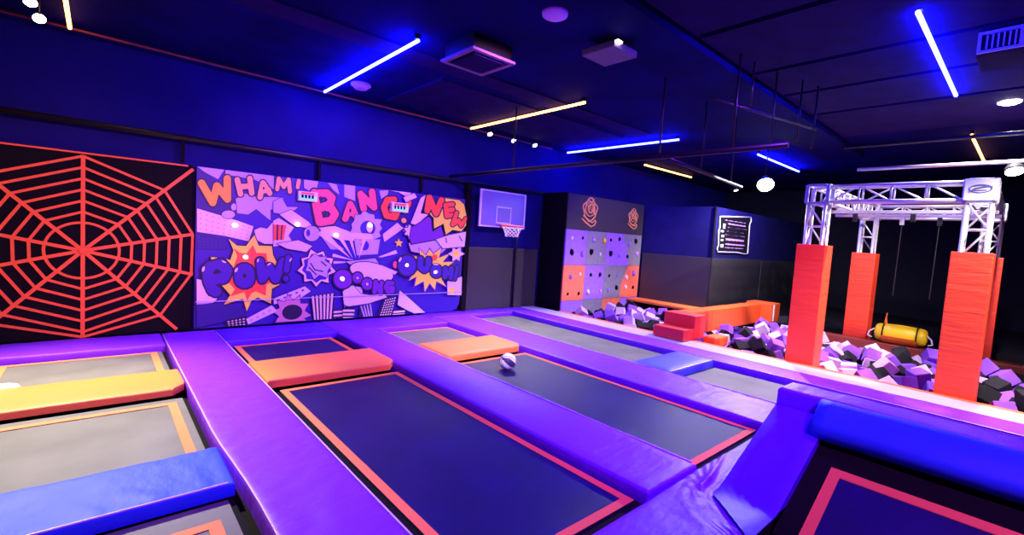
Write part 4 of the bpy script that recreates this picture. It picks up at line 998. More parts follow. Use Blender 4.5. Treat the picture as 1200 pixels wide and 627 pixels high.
BED = [[8.75,-0.85,-0.46,-0.2,0.0,0.5],[9.02,-0.85,-0.49,1.8,-2.4,-1.2],[9.31,-0.83,-0.48,-2.7,2.9,2.8],[9.63,-0.84,-0.53,-2.9,0.2,-2.6],[9.89,-0.87,-0.55,-0.2,-0.4,2.1],[10.2,-0.84,-0.5,1.0,-0.3,-1.3],[10.52,-0.82,-0.47,1.2,-1.1,-1.6],[10.77,-0.88,-0.47,-0.6,2.1,-0.7],[11.1,-0.83,-0.55,-1.7,2.5,-0.2],[11.39,-0.86,-0.54,0.8,1.7,-1.4],[8.73,-0.57,-0.45,1.5,-2.3,-1.5],[9.02,-0.59,-0.47,-1.9,0.4,-0.3],[9.31,-0.55,-0.54,0.9,-2.3,-0.5],[9.6,-0.57,-0.45,1.8,-1.2,2.3],[9.89,-0.57,-0.46,0.9,-2.4,2.9],[10.18,-0.57,-0.47,-1.0,-1.2,-2.6],[10.47,-0.56,-0.53,0.6,-0.8,-0.3],[10.81,-0.56,-0.49,2.2,-1.9,-2.1],[11.09,-0.54,-0.53,-1.9,1.4,2.6],[11.34,-0.53,-0.46,0.6,-0.5,-2.4],[8.72,-0.24,-0.53,1.2,-1.5,1.9],[9.05,-0.28,-0.53,1.3,-2.6,-1.6],[9.33,-0.25,-0.49,-1.3,2.5,-1.8],[9.59,-0.28,-0.51,-2.6,-1.9,-0.8],[9.91,-0.29,-0.51,2.3,2.9,0.9],[10.21,-0.26,-0.54,-2.8,-2.9,2.5],[10.5,-0.24,-0.55,0.8,-0.1,1.4],[10.77,-0.24,-0.54,0.3,1.4,2.4],[11.08,-0.26,-0.47,2.5,-0.9,1.1],[11.38,-0.25,-0.51,1.7,2.2,0.4],[8.76,0.01,-0.49,0.7,-2.5,0.8],[9.07,0.04,-0.48,-0.7,1.4,0.5],[9.33,0.04,-0.54,1.5,-2.8,0.6],[9.62,0.0,-0.48,-0.0,0.7,2.5],[9.9,-0.01,-0.52,1.1,-1.8,-2.0],[10.22,0.03,-0.51,2.4,-1.0,1.0],[10.47,0.02,-0.47,2.5,2.3,-0.7],[10.78,0.01,-0.54,-0.0,2.0,2.1],[11.08,0.05,-0.52,-2.0,-0.3,-1.3],[11.34,0.01,-0.49,-0.0,-1.1,2.0],[8.78,0.31,-0.54,-2.8,2.2,-2.8],[9.05,0.31,-0.52,1.7,-2.9,-2.2],[9.33,0.28,-0.47,-1.6,-2.2,-2.7],[9.63,0.31,-0.49,0.9,1.8,2.8],[9.92,0.29,-0.5,-1.9,-2.9,-0.2],[10.21,0.29,-0.52,-0.9,1.2,0.1],[10.5,0.33,-0.51,1.8,2.4,-2.5],[10.81,0.32,-0.54,-0.3,0.8,2.5],[11.06,0.31,-0.46,1.8,2.7,-0.2],[11.37,0.29,-0.48,1.9,0.8,1.3],[8.73,0.62,-0.45,2.9,0.2,1.7],[9.03,0.62,-0.46,-0.9,-2.5,-0.4],[9.33,0.62,-0.5,-2.8,1.9,-2.6],[9.64,0.58,-0.52,1.7,-2.2,-2.1],[9.91,0.61,-0.47,1.1,2.7,-0.0],[10.23,0.58,-0.53,0.2,-1.3,1.4],[10.5,0.6,-0.47,0.4,-1.1,-0.7],[10.8,0.62,-0.53,2.1,2.8,0.1],[11.07,0.58,-0.5,0.0,0.6,-2.8],[11.39,0.6,-0.51,1.8,0.4,-0.1],[8.76,0.86,-0.5,-0.5,2.7,2.5],[9.03,0.89,-0.54,-0.4,1.9,2.4],[9.33,0.88,-0.53,0.7,2.6,-2.2],[9.64,0.86,-0.53,-1.6,1.1,-1.1],[9.9,0.9,-0.54,1.4,-2.3,0.1],[10.19,0.87,-0.5,-0.4,-0.7,-0.5],[10.49,0.87,-0.53,0.8,0.8,0.2],[10.8,0.9,-0.46,-1.6,1.4,1.9],[11.09,0.88,-0.52,2.5,-1.7,3.0],[11.38,0.87,-0.53,1.4,-1.4,-2.4],[8.77,1.18,-0.47,-2.2,-0.6,1.1],[9.01,1.16,-0.48,2.5,2.8,-2.3],[9.33,1.2,-0.5,1.1,-1.9,-2.6],[9.6,1.15,-0.49,0.1,0.4,-2.1],[9.89,1.16,-0.47,2.9,2.6,-2.4],[10.17,1.21,-0.5,1.6,-1.0,-0.2],[10.49,1.18,-0.49,-2.9,1.2,2.1],[10.76,1.18,-0.48,-0.6,-1.8,-2.0],[11.07,1.15,-0.46,1.8,1.2,2.2],[11.37,1.17,-0.49,0.0,2.9,1.8],[8.74,1.49,-0.48,1.7,1.9,-0.6],[9.06,1.49,-0.48,1.6,1.6,-0.6],[9.34,1.44,-0.52,-0.2,-2.9,-0.9],[9.63,1.48,-0.53,2.7,1.0,-1.0],[9.92,1.47,-0.5,-0.7,3.0,0.9],[10.21,1.49,-0.45,-2.9,0.7,1.4],[10.48,1.46,-0.54,-1.8,-0.7,-2.4],[10.77,1.49,-0.49,0.0,2.8,0.4],[11.1,1.48,-0.47,-2.5,0.6,1.6],[11.33,1.5,-0.53,-0.2,-2.0,-0.0],[8.76,1.73,-0.46,-0.5,0.2,0.6],[9.03,1.75,-0.48,0.4,-1.3,1.3],[9.32,1.73,-0.53,-2.7,-2.1,1.5],[9.61,1.78,-0.48,-2.7,2.9,2.7],[9.88,1.78,-0.51,-0.1,2.8,-1.5],[10.2,1.79,-0.48,-0.2,2.9,1.9],[10.5,1.74,-0.49,-0.3,-1.8,-2.7],[10.78,1.74,-0.51,1.0,-0.3,-1.4],[11.07,1.76,-0.47,0.2,3.0,2.7],[11.37,1.74,-0.54,2.4,1.7,0.7],[8.74,2.04,-0.48,0.4,0.6,0.8],[9.06,2.03,-0.53,2.9,2.5,2.3],[9.3,2.02,-0.52,-0.4,0.7,-2.4],[9.62,2.02,-0.54,1.1,0.3,0.8],[9.9,2.05,-0.53,-0.9,1.5,2.0],[10.17,2.03,-0.47,0.7,1.6,-1.7],[10.49,2.04,-0.47,-0.8,0.9,2.9],[10.77,2.05,-0.48,2.5,-0.4,-0.8],[11.05,2.07,-0.54,-2.5,0.4,-0.1],[11.37,2.04,-0.47,-2.5,-1.7,1.0],[8.72,2.33,-0.48,1.2,-1.3,-2.1],[9.03,2.35,-0.51,-2.3,1.3,0.4],[9.36,2.37,-0.46,-0.4,1.8,-1.2],[9.61,2.33,-0.46,2.4,-1.5,-0.8],[9.9,2.33,-0.51,-0.7,-1.8,0.4],[10.22,2.34,-0.47,0.4,-1.9,1.6],[10.51,2.33,-0.55,0.1,0.3,0.4],[10.81,2.35,-0.47,-2.6,0.3,1.7],[11.05,2.31,-0.48,2.4,-2.5,0.8],[11.34,2.35,-0.49,-1.5,-1.7,1.6],[8.75,2.65,-0.51,-1.0,2.8,1.0],[9.04,2.63,-0.48,1.2,2.5,-0.5],[9.35,2.64,-0.46,1.8,2.0,2.3],[9.65,2.64,-0.5,1.3,1.8,-0.5],[9.91,2.61,-0.48,2.9,-0.7,-2.0],[10.18,2.63,-0.52,2.8,-2.6,-1.1],[10.47,2.64,-0.47,-1.9,-2.6,-0.2],[10.79,2.65,-0.55,-2.3,-1.9,-1.7],[11.05,2.64,-0.49,-1.7,-1.9,-1.3],[11.34,2.65,-0.52,0.3,1.9,-0.1],[8.74,2.94,-0.46,-0.9,0.3,2.7],[9.04,2.9,-0.55,2.7,1.8,-0.7],[9.33,2.92,-0.52,2.9,0.9,-1.6],[9.59,2.92,-0.51,1.8,1.3,0.6],[9.89,2.9,-0.52,-1.4,2.2,0.1],[10.21,2.95,-0.52,0.2,-2.1,1.6],[10.46,2.94,-0.47,1.9,-2.5,-1.4],[10.79,2.9,-0.5,-0.2,2.7,0.5],[11.09,2.91,-0.47,-0.5,2.5,-2.5],[11.38,2.9,-0.5,0.2,-2.1,2.0],[8.74,3.2,-0.54,-1.2,-0.2,1.3],[9.03,3.22,-0.54,-0.6,-0.2,2.8],[9.35,3.22,-0.55,-0.7,1.3,-1.6],[9.62,3.21,-0.55,2.9,1.8,-1.8],[9.92,3.2,-0.51,0.2,-1.2,-1.0],[10.19,3.22,-0.52,-1.8,1.4,-1.0],[10.52,3.21,-0.48,-1.0,2.0,-2.4],[10.76,3.19,-0.48,1.2,-1.9,-0.6],[11.09,3.22,-0.54,-1.6,-2.1,-2.3],[11.35,3.18,-0.46,-0.4,0.1,0.9],[8.77,3.52,-0.51,-1.0,-0.5,-2.9],[9.03,3.51,-0.45,1.7,1.0,0.7],[9.3,3.49,-0.52,0.9,-2.4,-0.7],[9.62,3.52,-0.47,0.7,-2.0,1.6],[9.93,3.5,-0.51,0.0,-2.1,1.3],[10.23,3.5,-0.48,2.0,-1.8,2.7],[10.5,3.48,-0.54,-1.5,0.5,1.2],[10.77,3.53,-0.51,-0.2,-2.3,2.8],[11.05,3.52,-0.5,0.4,0.4,-1.4],[11.38,3.53,-0.47,0.6,-2.3,1.9],[11.64,3.52,-0.53,0.4,2.0,-1.9],[11.94,3.47,-0.55,-1.9,2.9,2.6],[12.24,3.49,-0.48,1.4,-0.7,0.6],[12.54,3.47,-0.53,-0.2,-2.1,-0.7],[12.81,3.48,-0.5,-1.4,0.4,-1.0],[13.11,3.47,-0.48,-2.1,2.8,0.6],[8.75,3.78,-0.49,1.1,1.5,1.5],[9.04,3.82,-0.47,2.1,-0.5,-0.4],[9.33,3.81,-0.5,0.2,-0.4,2.4],[9.61,3.76,-0.48,2.4,1.4,0.6],[9.93,3.78,-0.49,-2.6,-2.3,-0.3],[10.2,3.78,-0.54,1.2,0.2,-1.6],[10.48,3.78,-0.53,-2.6,2.5,2.8],[10.79,3.81,-0.51,1.8,-1.7,1.5],[11.07,3.81,-0.54,1.8,-2.3,0.2],[11.39,3.76,-0.53,-1.2,-1.1,-2.6],[11.67,3.81,-0.51,-0.9,0.5,-2.7],[11.91,3.81,-0.52,-0.0,2.6,2.9],[12.23,3.77,-0.52,2.5,2.4,-1.8],[12.54,3.78,-0.5,-2.0,2.3,3.0],[12.79,3.8,-0.53,2.3,-2.7,-2.4],[13.11,3.78,-0.46,2.2,1.3,-2.2],[8.76,4.11,-0.51,-2.5,-1.7,-1.2],[9.05,4.06,-0.53,-1.6,1.0,1.7],[9.32,4.09,-0.46,0.5,-1.6,-1.2],[9.65,4.09,-0.52,0.8,-2.5,2.9],[9.91,4.08,-0.5,-2.7,0.6,-1.3],[10.19,4.1,-0.54,-1.3,1.5,-1.5],[10.48,4.08,-0.53,2.4,2.9,-2.8],[10.78,4.1,-0.51,2.6,-0.0,-1.9],[11.07,4.09,-0.51,0.9,1.7,0.1],[11.36,4.1,-0.48,0.1,2.7,-2.0],[11.67,4.06,-0.49,-1.6,-0.4,1.6],[11.96,4.1,-0.53,-0.1,-1.7,0.5],[12.23,4.05,-0.49,1.3,0.4,2.2],[12.5,4.06,-0.55,-0.0,-0.4,-0.3],[12.8,4.1,-0.54,2.4,0.4,0.3],[13.12,4.06,-0.54,-1.1,-2.7,-1.1],[8.76,4.37,-0.52,0.5,-2.5,1.9],[9.02,4.36,-0.53,1.1,2.0,1.7],[9.3,4.36,-0.51,-1.7,2.8,-2.7],[9.62,4.39,-0.45,-2.1,-0.3,1.5],[9.88,4.35,-0.46,-2.2,-0.6,-1.2],[10.2,4.34,-0.55,3.0,1.6,1.4],[10.47,4.36,-0.49,-1.5,-0.2,2.6],[10.77,4.36,-0.45,0.7,-2.8,-0.6],[11.08,4.34,-0.52,1.2,2.2,0.5],[11.38,4.37,-0.51,2.1,-0.7,1.7],[11.63,4.36,-0.53,0.3,-2.0,-1.8],[11.92,4.37,-0.52,-0.3,3.0,1.1],[12.25,4.35,-0.51,-2.6,1.1,-0.8],[12.51,4.34,-0.53,-1.4,-0.6,2.5],[12.82,4.36,-0.51,-2.1,2.6,-0.8],[13.12,4.38,-0.46,-2.9,-1.1,-0.7],[8.72,4.68,-0.52,1.6,0.1,-2.7],[9.03,4.64,-0.55,-2.1,0.6,-2.8],[9.32,4.66,-0.5,-2.2,1.2,-1.4],[9.63,4.67,-0.54,-1.8,-1.3,1.3],[9.9,4.65,-0.46,-1.6,-1.2,-0.9],[10.18,4.63,-0.55,0.8,0.4,1.9],[10.52,4.65,-0.48,2.5,-1.7,1.1],[10.79,4.69,-0.46,-1.6,0.8,-2.5],[11.07,4.65,-0.54,-0.7,-1.0,-0.0],[11.35,4.64,-0.51,-0.1,-2.0,1.0],[11.63,4.64,-0.52,-0.5,-2.1,0.5],[11.95,4.66,-0.48,-2.9,-0.7,-0.8],[12.2,4.65,-0.54,-0.0,0.5,-0.2],[12.51,4.65,-0.55,-0.9,2.4,0.4],[12.8,4.67,-0.53,-0.2,0.7,2.7],[13.09,4.66,-0.46,1.6,0.8,0.7],[8.74,4.94,-0.52,2.0,2.3,-0.7],[9.06,4.92,-0.54,0.0,-1.1,-0.8],[9.36,4.93,-0.53,-1.6,1.1,-1.6],[9.59,4.95,-0.51,-1.6,-0.0,0.9],[9.91,4.96,-0.49,2.0,2.8,-1.0],[10.19,4.97,-0.52,1.3,1.2,1.1],[10.52,4.97,-0.53,0.7,-0.1,0.4],[10.77,4.94,-0.48,0.2,-1.6,-1.5],[11.06,4.93,-0.5,-2.2,-2.6,-2.6],[11.34,4.96,-0.54,-0.3,1.6,-0.1],[11.63,4.97,-0.46,-2.7,-1.5,0.0],[11.96,4.94,-0.48,-1.5,1.3,-1.0],[12.22,4.97,-0.47,2.0,0.4,-0.5],[12.53,4.96,-0.47,1.8,-2.2,-0.7],[12.82,4.93,-0.53,-2.9,0.5,2.6],[13.13,4.93,-0.48,-0.5,0.8,-0.6],[8.78,5.27,-0.55,1.3,-2.3,-2.7],[9.03,5.25,-0.45,-2.3,-1.0,-2.8],[9.33,5.24,-0.51,-1.1,1.8,2.0],[9.61,5.23,-0.49,1.6,2.9,-0.7],[9.92,5.24,-0.47,-2.1,-1.9,-2.4],[10.23,5.23,-0.5,-2.3,-1.1,-2.9],[10.49,5.22,-0.49,-1.4,-1.6,-0.1],[10.77,5.23,-0.54,-2.6,2.4,-1.1],[11.04,5.22,-0.5,3.0,-1.8,2.2],[11.36,5.23,-0.47,-0.6,-2.7,0.3],[11.66,5.25,-0.52,2.6,2.2,3.0],[11.94,5.26,-0.48,-1.9,-2.8,-2.0],[12.21,5.21,-0.51,1.5,-1.1,0.1],[12.49,5.22,-0.45,-2.9,0.2,1.9],[12.83,5.25,-0.51,1.8,2.0,1.6],[13.13,5.22,-0.45,-0.6,1.2,-1.5],[8.77,5.5,-0.49,-1.6,-0.7,-0.8],[9.05,5.55,-0.51,0.8,-0.9,-1.3],[9.35,5.52,-0.54,-1.0,1.4,-1.7],[9.63,5.53,-0.48,-1.9,-2.4,-2.1],[9.9,5.53,-0.55,0.0,-0.6,-1.1],[10.2,5.56,-0.53,2.3,-1.1,1.5],[10.47,5.56,-0.51,2.8,-1.7,-0.6],[10.79,5.51,-0.52,1.1,2.7,-1.1],[11.05,5.52,-0.45,-2.1,0.8,-0.7],[8.76,5.8,-0.49,2.3,2.1,0.8],[9.04,5.82,-0.54,2.0,1.1,-0.3],[9.34,5.82,-0.51,-1.6,0.6,0.4],[9.62,5.79,-0.49,-0.3,0.6,0.6],[9.94,5.8,-0.5,3.0,1.4,-1.1],[10.21,5.85,-0.51,2.2,-2.2,2.9],[10.49,5.8,-0.47,0.9,2.6,2.0],[10.8,5.82,-0.45,-2.6,2.2,1.3],[11.06,5.84,-0.5,0.2,2.2,-1.8],[8.74,6.12,-0.54,0.3,1.7,-0.1],[9.02,6.13,-0.46,1.6,0.3,2.4],[9.35,6.09,-0.51,-2.4,-2.8,-0.9],[9.64,6.13,-0.54,-1.9,-0.7,2.1],[9.92,6.13,-0.54,2.9,-1.8,0.8],[10.22,6.12,-0.53,1.0,-0.4,-2.9],[10.48,6.1,-0.49,-1.3,0.6,1.2],[10.76,6.09,-0.48,-0.2,-2.2,-2.3],[11.1,6.12,-0.51,-1.8,3.0,1.1],[8.76,6.39,-0.52,-0.6,-2.1,0.8],[9.04,6.42,-0.51,-0.3,0.0,2.6],[9.32,6.41,-0.53,0.5,-1.3,2.2],[9.61,6.42,-0.48,-0.3,2.6,-0.7],[9.92,6.41,-0.51,-2.6,-0.5,-1.3],[10.2,6.43,-0.52,1.2,1.0,-1.5],[10.48,6.38,-0.46,-1.5,-0.5,-1.0],[10.8,6.42,-0.49,0.3,-2.4,2.4],[11.05,6.39,-0.51,1.3,1.0,-0.9],[8.77,6.72,-0.55,0.8,-0.2,-0.8],[9.04,6.68,-0.48,0.6,2.8,2.9],[9.36,6.68,-0.47,0.9,1.2,3.0],[9.59,6.69,-0.51,0.9,-1.7,2.9],[9.89,6.68,-0.54,-0.6,1.5,-2.5],[10.18,6.7,-0.49,1.5,-1.5,1.9],[10.5,6.71,-0.54,-0.2,-2.9,2.2],[10.81,6.71,-0.55,-0.9,0.2,0.2],[11.05,6.71,-0.52,0.0,-2.3,0.4],[8.73,6.96,-0.5,-1.2,1.7,-1.5],[9.03,6.95,-0.53,-0.3,0.3,-0.2],[9.35,6.96,-0.46,-2.1,2.8,0.1],[9.61,6.99,-0.46,2.8,-0.5,-2.9],[9.89,7.0,-0.48,1.3,-2.1,0.2],[10.17,6.96,-0.52,2.8,0.9,2.1],[10.46,6.97,-0.54,-1.4,-2.3,2.5],[10.77,6.98,-0.48,2.3,2.7,0.4],[11.07,7.0,-0.51,-1.2,1.4,-1.5],[8.74,7.27,-0.5,-0.8,-0.4,-0.3],[9.01,7.29,-0.54,0.2,0.3,-0.6],[9.31,7.25,-0.51,-1.1,-0.1,-1.6],[9.63,7.27,-0.55,-0.6,2.8,-3.0],[9.92,7.3,-0.51,0.6,-0.8,-1.2],[10.21,7.28,-0.52,-0.0,0.1,1.5],[10.46,7.25,-0.52,-1.4,1.8,-0.4],[10.8,7.26,-0.52,1.1,-2.5,2.9],[11.09,7.26,-0.52,1.9,1.7,0.9],[8.72,7.58,-0.55,0.7,0.3,2.6],[9.05,7.53,-0.46,1.5,0.5,-3.0],[9.34,7.56,-0.48,2.9,2.5,-2.6],[9.64,7.56,-0.47,-0.7,-0.3,-0.4],[9.89,7.55,-0.48,-2.6,-2.3,2.0],[10.21,7.56,-0.54,-2.3,-1.1,2.7],[10.49,7.59,-0.53,-0.5,0.2,2.0],[10.76,7.58,-0.5,-2.8,-0.4,-0.7],[11.08,7.59,-0.5,1.1,-0.7,1.7]]
S = 0.218
def foam_mesh(name, m):
    b = MB(); b.box(-S/2, S/2, -S/2, S/2, -S/2, S/2)
    me_o = b.build(name, m, bevel=0.014, origin=(0, 0, 0), segs=2)
    return me_o
protos = {}
zones = {'purple': ('foam_purple', 'purple'), 'pale': ('foam_pale', 'pale lilac'), 'black': ('foam_black', 'black')}
rf = random.Random(21)
blocked = [(8.585, 8.99, 2.17, 2.70), (8.585, 8.99, 0.28, 0.86), (9.14, 9.26, 4.72, 4.84), (8.66, 9.18, 3.83, 4.10), (13.1, 13.3, 4.7, 4.86)]
cnt = 0
for (x, y, z, a, c, d) in FOAM:
    z += 0.075
    if any(x0 - .17 < x < x1 + .17 and y0 - .17 < y < y1 + .17 for x0, x1, y0, y1 in blocked): continue
    if z > 0.13 or not (8.60 < x < 13.25): continue
    if 4.42 < y < 5.15 and z > -0.24: continue
    if 4.1 < y < 5.2 and 12.7 < x and z > -0.3: continue
    k = rf.choices(('purple', 'pale', 'black'), (0.37, 0.30, 0.33))[0]
    mname, word = zones[k]
    zone = 'left' if y > 4.53 else ('middle' if y > 2.44 else 'right')
    where = {'left': 'left of the red step, below the climbing wall', 'middle': 'between the beam and the left front truss column', 'right': 'under the truss frame and yellow roller'}[zone]
    if k not in protos:
        o = foam_mesh('foam_cube', M[mname]); protos[k] = o
    else:
        o = protos[k].copy(); COL.objects.link(o)
    o.location = (x, y, z); o.rotation_euler = (a, c, d)
    tag(o, '%s foam cube in the pit %s' % (word, where), 'foam cube', '%s foam cubes, %s part of the pit' % (word, zone))
    cnt += 1
b = MB()
for i, (x, y, z, a, c, d) in enumerate(BED):
    z += 0.075
    if x < 8.80 or y > 7.46 or any(x0 - .2 < x < x1 + .2 and y0 - .2 < y < y1 + .2 for x0, x1, y0, y1 in blocked): continue
    mtx = Matrix.Translation((x, y, z)) @ Euler((a, c, d)).to_matrix().to_4x4()
    q = [mtx @ Vector((sx * S/2, sy * S/2, sz * S/2)) for sz in (-1, 1) for sx, sy in ((-1, -1), (1, -1), (1, 1), (-1, 1))]
    b.add(q, [(3, 2, 1, 0), (4, 5, 6, 7), (0, 1, 5, 4), (1, 2, 6, 5), (2, 3, 7, 6), (3, 0, 4, 7)], rf.choices((0, 1, 2), (.35, .25, .4))[0])
tag(b.build('buried_foam', [M['foam_purple'], M['foam_pale'], M['foam_black']]), 'deeper layer of purple, pale and black foam filling the pit', 'foam', kind='stuff')

# ------------------------------------------------------------------ truss frame with padded columns
TS = 0.29                                   # truss section
cols = {'FL': (8.785, 2.435), 'FR': (8.785, 0.575), 'BL': (12.24, 2.43), 'BR': (12.24, 0.60)}
TZ0, TZ1 = 2.60, 2.885
tr = empty('truss_frame', (10.5, 1.5, -0.62), 'aluminium box truss frame standing over the foam pit', 'truss')
def truss(p0, p1, up, side, name, pitch=0.36, rc=0.026, rb=0.013, flip=0):
    p0, p1, up, side = Vector(p0), Vector(p1), Vector(up), Vector(side)
    h = TS / 2 - rc
    L = (p1 - p0).length
    d = (p1 - p0) / L
    b = MB()
    cs = [(a, c) for a in (-1, 1) for c in (-1, 1)]
    for a, c in cs:
        o = up * a * h + side * c * h
        b.tube([p0 + o, p1 + o], rc, 8)
    o = b.build('chord', M['steel'], name, smooth=True)
    n = max(1, int(round(L / pitch)))
    b = MB()
    faces = [(up * h, side), (-up * h, side), (side * h, up), (-side * h, up)]
    for fi, (o, ax) in enumerate(faces):
        for i in range(n + 1):
            q = p0 + d * (L * i / n)
            b.tube([q + o - ax * h, q + o + ax * h], rb, 6)
        for i in range(n):
            if (i + fi + flip) % 3 == 2: continue
            q0, q1 = p0 + d * (L * i / n), p0 + d * (L * (i + 1) / n)
            s = 1 if (i + fi) % 2 else -1
            b.tube([q0 + o - ax * h * s, q1 + o + ax * h * s], rb, 6)
    b.build('brace', M['steel'], name, smooth=True)
Z = (0, 0, 1); X = (1, 0, 0); Yv = (0, 1, 0)
for i, (k, (x, y)) in enumerate(cols.items()):
    truss((x, y, -0.62 if k[0] == 'F' else 0.0), (x, y, TZ0 - .012), X, Yv, tr, flip=i)
zc = (TZ0 + TZ1) / 2
hs = TS / 2 + .015
def beam(a, c, d):
    (x0, y0), (x1, y1) = cols[a], cols[c]
    if d == 'y': truss((x0, y0 - hs, zc), (x1, y1 + hs, zc), Z, X, tr)
    else: truss((x0 + hs, y0, zc), (x1 - hs, y1, zc), Z, Yv, tr)
beam('FL', 'FR', 'y'); beam('BL', 'BR', 'y'); beam('FL', 'BL', 'x'); beam('FR', 'BR', 'x')
for k, (x, y) in cols.items():
    b = MB()
    r = TS / 2
    for sx in (-1, 1):
        for sy in (-1, 1):
            b.box(x + sx * r - .025, x + sx * r + .025, y + sy * r - .025, y + sy * r + .025, TZ0, TZ1)
    for z in (TZ0, TZ1):
        for s_ in (-1, 1):
            b.box(x - r + .026, x + r - .026, y + s_ * r - .02, y + s_ * r + .02, z - .02, z + .02)
            b.box(x + s_ * r - .02, x + s_ * r + .02, y - r + .026, y + r - .026, z - .02, z + .02)
    b.build('corner_block', M['steel'], tr, bevel=0.004)
# white plate with a dark oval emblem on the near front corner
x, y = cols['FR']
pl = MB(); pl.box(x - TS / 2 - .045, x - TS / 2 - .028, y - TS / 2 - .01, y + TS / 2 + .01, TZ0 + .015, TZ1 - .005)
plo = pl.build('corner_plate', M['plate'], tr, bevel=0.003)
b = MB()
xf = x - TS / 2 - .0465
zc2 = zc + .02
ring = [(xf, y + 0.105 * math.cos(a), zc2 + 0.052 * math.sin(a)) for a in [2 * PI * k / 28 for k in range(29)]]
b.tube(ring, 0.007, 6)
b.tube([(xf, y + .11, zc2 - .05), (xf, y + .05, zc2 + .0), (xf, y - .03, zc2 + .022), (xf, y - .115, zc2 + .025)], [0.004, .012, .013, .004], 6)
b.tube([(xf, y + .07, zc2 + .03), (xf, y + .01, zc2 + .042), (xf, y - .05, zc2 + .038)], 0.006, 6)
b.tube([(xf, y + .06, zc2 - .022), (xf, y - .06, zc2 - .022)], 0.007, 6)
b.build('oval_emblem', M['oval_grey'], plo)
# inner rails for hanging obstacles, below the side beams
for i, (x, z) in enumerate(((9.55, 2.535), (10.35, 2.535))):
    t = empty('overhead_rail', (x, 1.5, z), ('front' if i == 0 else 'rear') + ' overhead steel rail slung below the truss frame', 'rail')
    b = MB(); b.box(x - .03, x + .03, 0.42, 2.58, z - .03, z + .022); b.build('rail', M['steel'], t, bevel=0.005)
    for yy in (0.575, 2.43):
        b = MB(); b.box(x - .05, x + .05, yy - .04, yy + .04, z + .022, TZ0 - .002); b.build('clamp', M['black_metal'], t)
    for yy in ((1.95, 1.6, 1.12) if i == 1 else (2.1, 1.35)):
        b = MB(); b.box(x - .035, x + .035, yy - .03, yy + .03, z - .16, z - .03); b.build('bracket', M['steel'] if yy in (1.6, 1.95) else M['black_metal'], t, bevel=0.006)
        if i == 1 and yy != 1.95:
            b = MB(); b.tube([(x, yy, z - .16), (x, yy + .01, 1.15)], 0.008, 6); b.build('rope', M['black_metal'], t)
# padded sleeves round the columns
def sleeve(k, label, z0, z1, m, w=0.41):
    x, y = cols[k]
    t = empty('column_pad', (x, y, z0), label, 'column pad', 'padded truss columns')
    h, th = w / 2, 0.045
    def wall(nm, x0, x1, y0, y1, m_, ny):
        b = MB()
        # quilted look: slightly bowed slices
        n = 17
        vs, fs = [], []
        b.box(x0, x1, y0, y1, z0, z1)
        o = b.build(nm, m_, t, bevel=0.012)
    for nm, q4 in (('front_panel', (x - h, x - h + th, y - h, y + h)), ('rear_panel', (x + h - th, x + h, y - h, y + h)),
                   ('side_panel', (x - h + th + .001, x + h - th - .001, y - h, y - h + th)), ('side_panel', (x - h + th + .001, x + h - th - .001, y + h - th, y + h))):
        wall(nm, *q4, m, 0)
    return t
sleeve('FL', 'red padded sleeve on the left front truss column', -0.60, 1.93, M['red'])
sleeve('FR', 'red-orange quilted sleeve on the right front truss column', -0.60, 1.93, M['red'])
sleeve('BL', 'red padded sleeve on the rear left truss column, behind the pit', 0.02, 1.88, M['red'])
sleeve('BR', 'red padded sleeve on the rear right column, half hidden behind the front one', 0.02, 1.93, M['red'])

# yellow padded roller on the rear ledge
ro = empty('padded_roller', (11.88, 1.66, 0.10), 'fat yellow padded roller with orange underside lying on the pit ledge', 'roller')
cy0, cy1, rz, rr_ = 1.25, 2.06, 0.305, 0.175
b = MB(); b.lathe((11.88, cy0, rz + .005), (0, 1, 0), [(0, .07), (0.015, .13), (0.05, .16), (.13, rr_), (.14, rr_ - .012), (.155, rr_), (.40, rr_ + .012), (.66, rr_), (.675, rr_ - .012), (.69, rr_), (.76, .16), (.795, .13), (.81, .07)], 22)
b.build('body', M['yellow'], ro, smooth=True)
b = MB()
n = 12
vs, fs = [], []
for yy in (1.40, 1.92):
    for i in range(n + 1):
        a = PI + 0.25 + (PI - 0.5) * i / n
        for rr2 in (rr_ + .016, rr_ + .030):
            vs.append((11.88 + rr2 * math.cos(a), yy, rz + .005 + rr2 * math.sin(a)))
k = 2 * (n + 1)
for i in range(n):
    a0, a1 = 2 * i, 2 * i + 2
    fs += [(a0 + 1, a1 + 1, k + a1 + 1, k + a0 + 1), (a0, k + a0, k + a1, a1), (a0, a1, a1 + 1, a0 + 1), (k + a0, k + a0 + 1, k + a1 + 1, k + a1)]
fs += [(0, 1, k + 1, k), (k - 2, 2 * k - 2, 2 * k - 1, k - 1)]
b.add(vs, fs)
b.build('underside_panel', M['amber'], ro)
for yy in (cy0 + .145, cy1 - .145):
    b = MB(); b.tube([(11.88 + (rr_ + .008) * math.cos(a), yy, rz + .005 + (rr_ + .008) * math.sin(a)) for a in [-.4 + (PI + .8) * k / 20 for k in range(21)]], 0.011, 6); b.build('strap', M['black'], ro)
for yy, s in ((cy0, -1), (cy1, 1)):
    b = MB(); b.tube([(11.80, yy + s * .0, rz + .06), (11.76, yy + s * .07, rz + .0), (11.76, yy + s * .09, rz - .09), (11.80, yy + s * .03, rz - .12)], 0.014, 6); b.build('end_loop', M['plate'], ro)
b = MB(); b.tube([(11.88, 1.90, rz + rr_), (11.885, 1.905, rz + rr_ + .10), (11.88, 1.90, rz + rr_ + .22)], [0.03, .015, .008], 6); b.build('hanging_loop', M['amber'], ro)

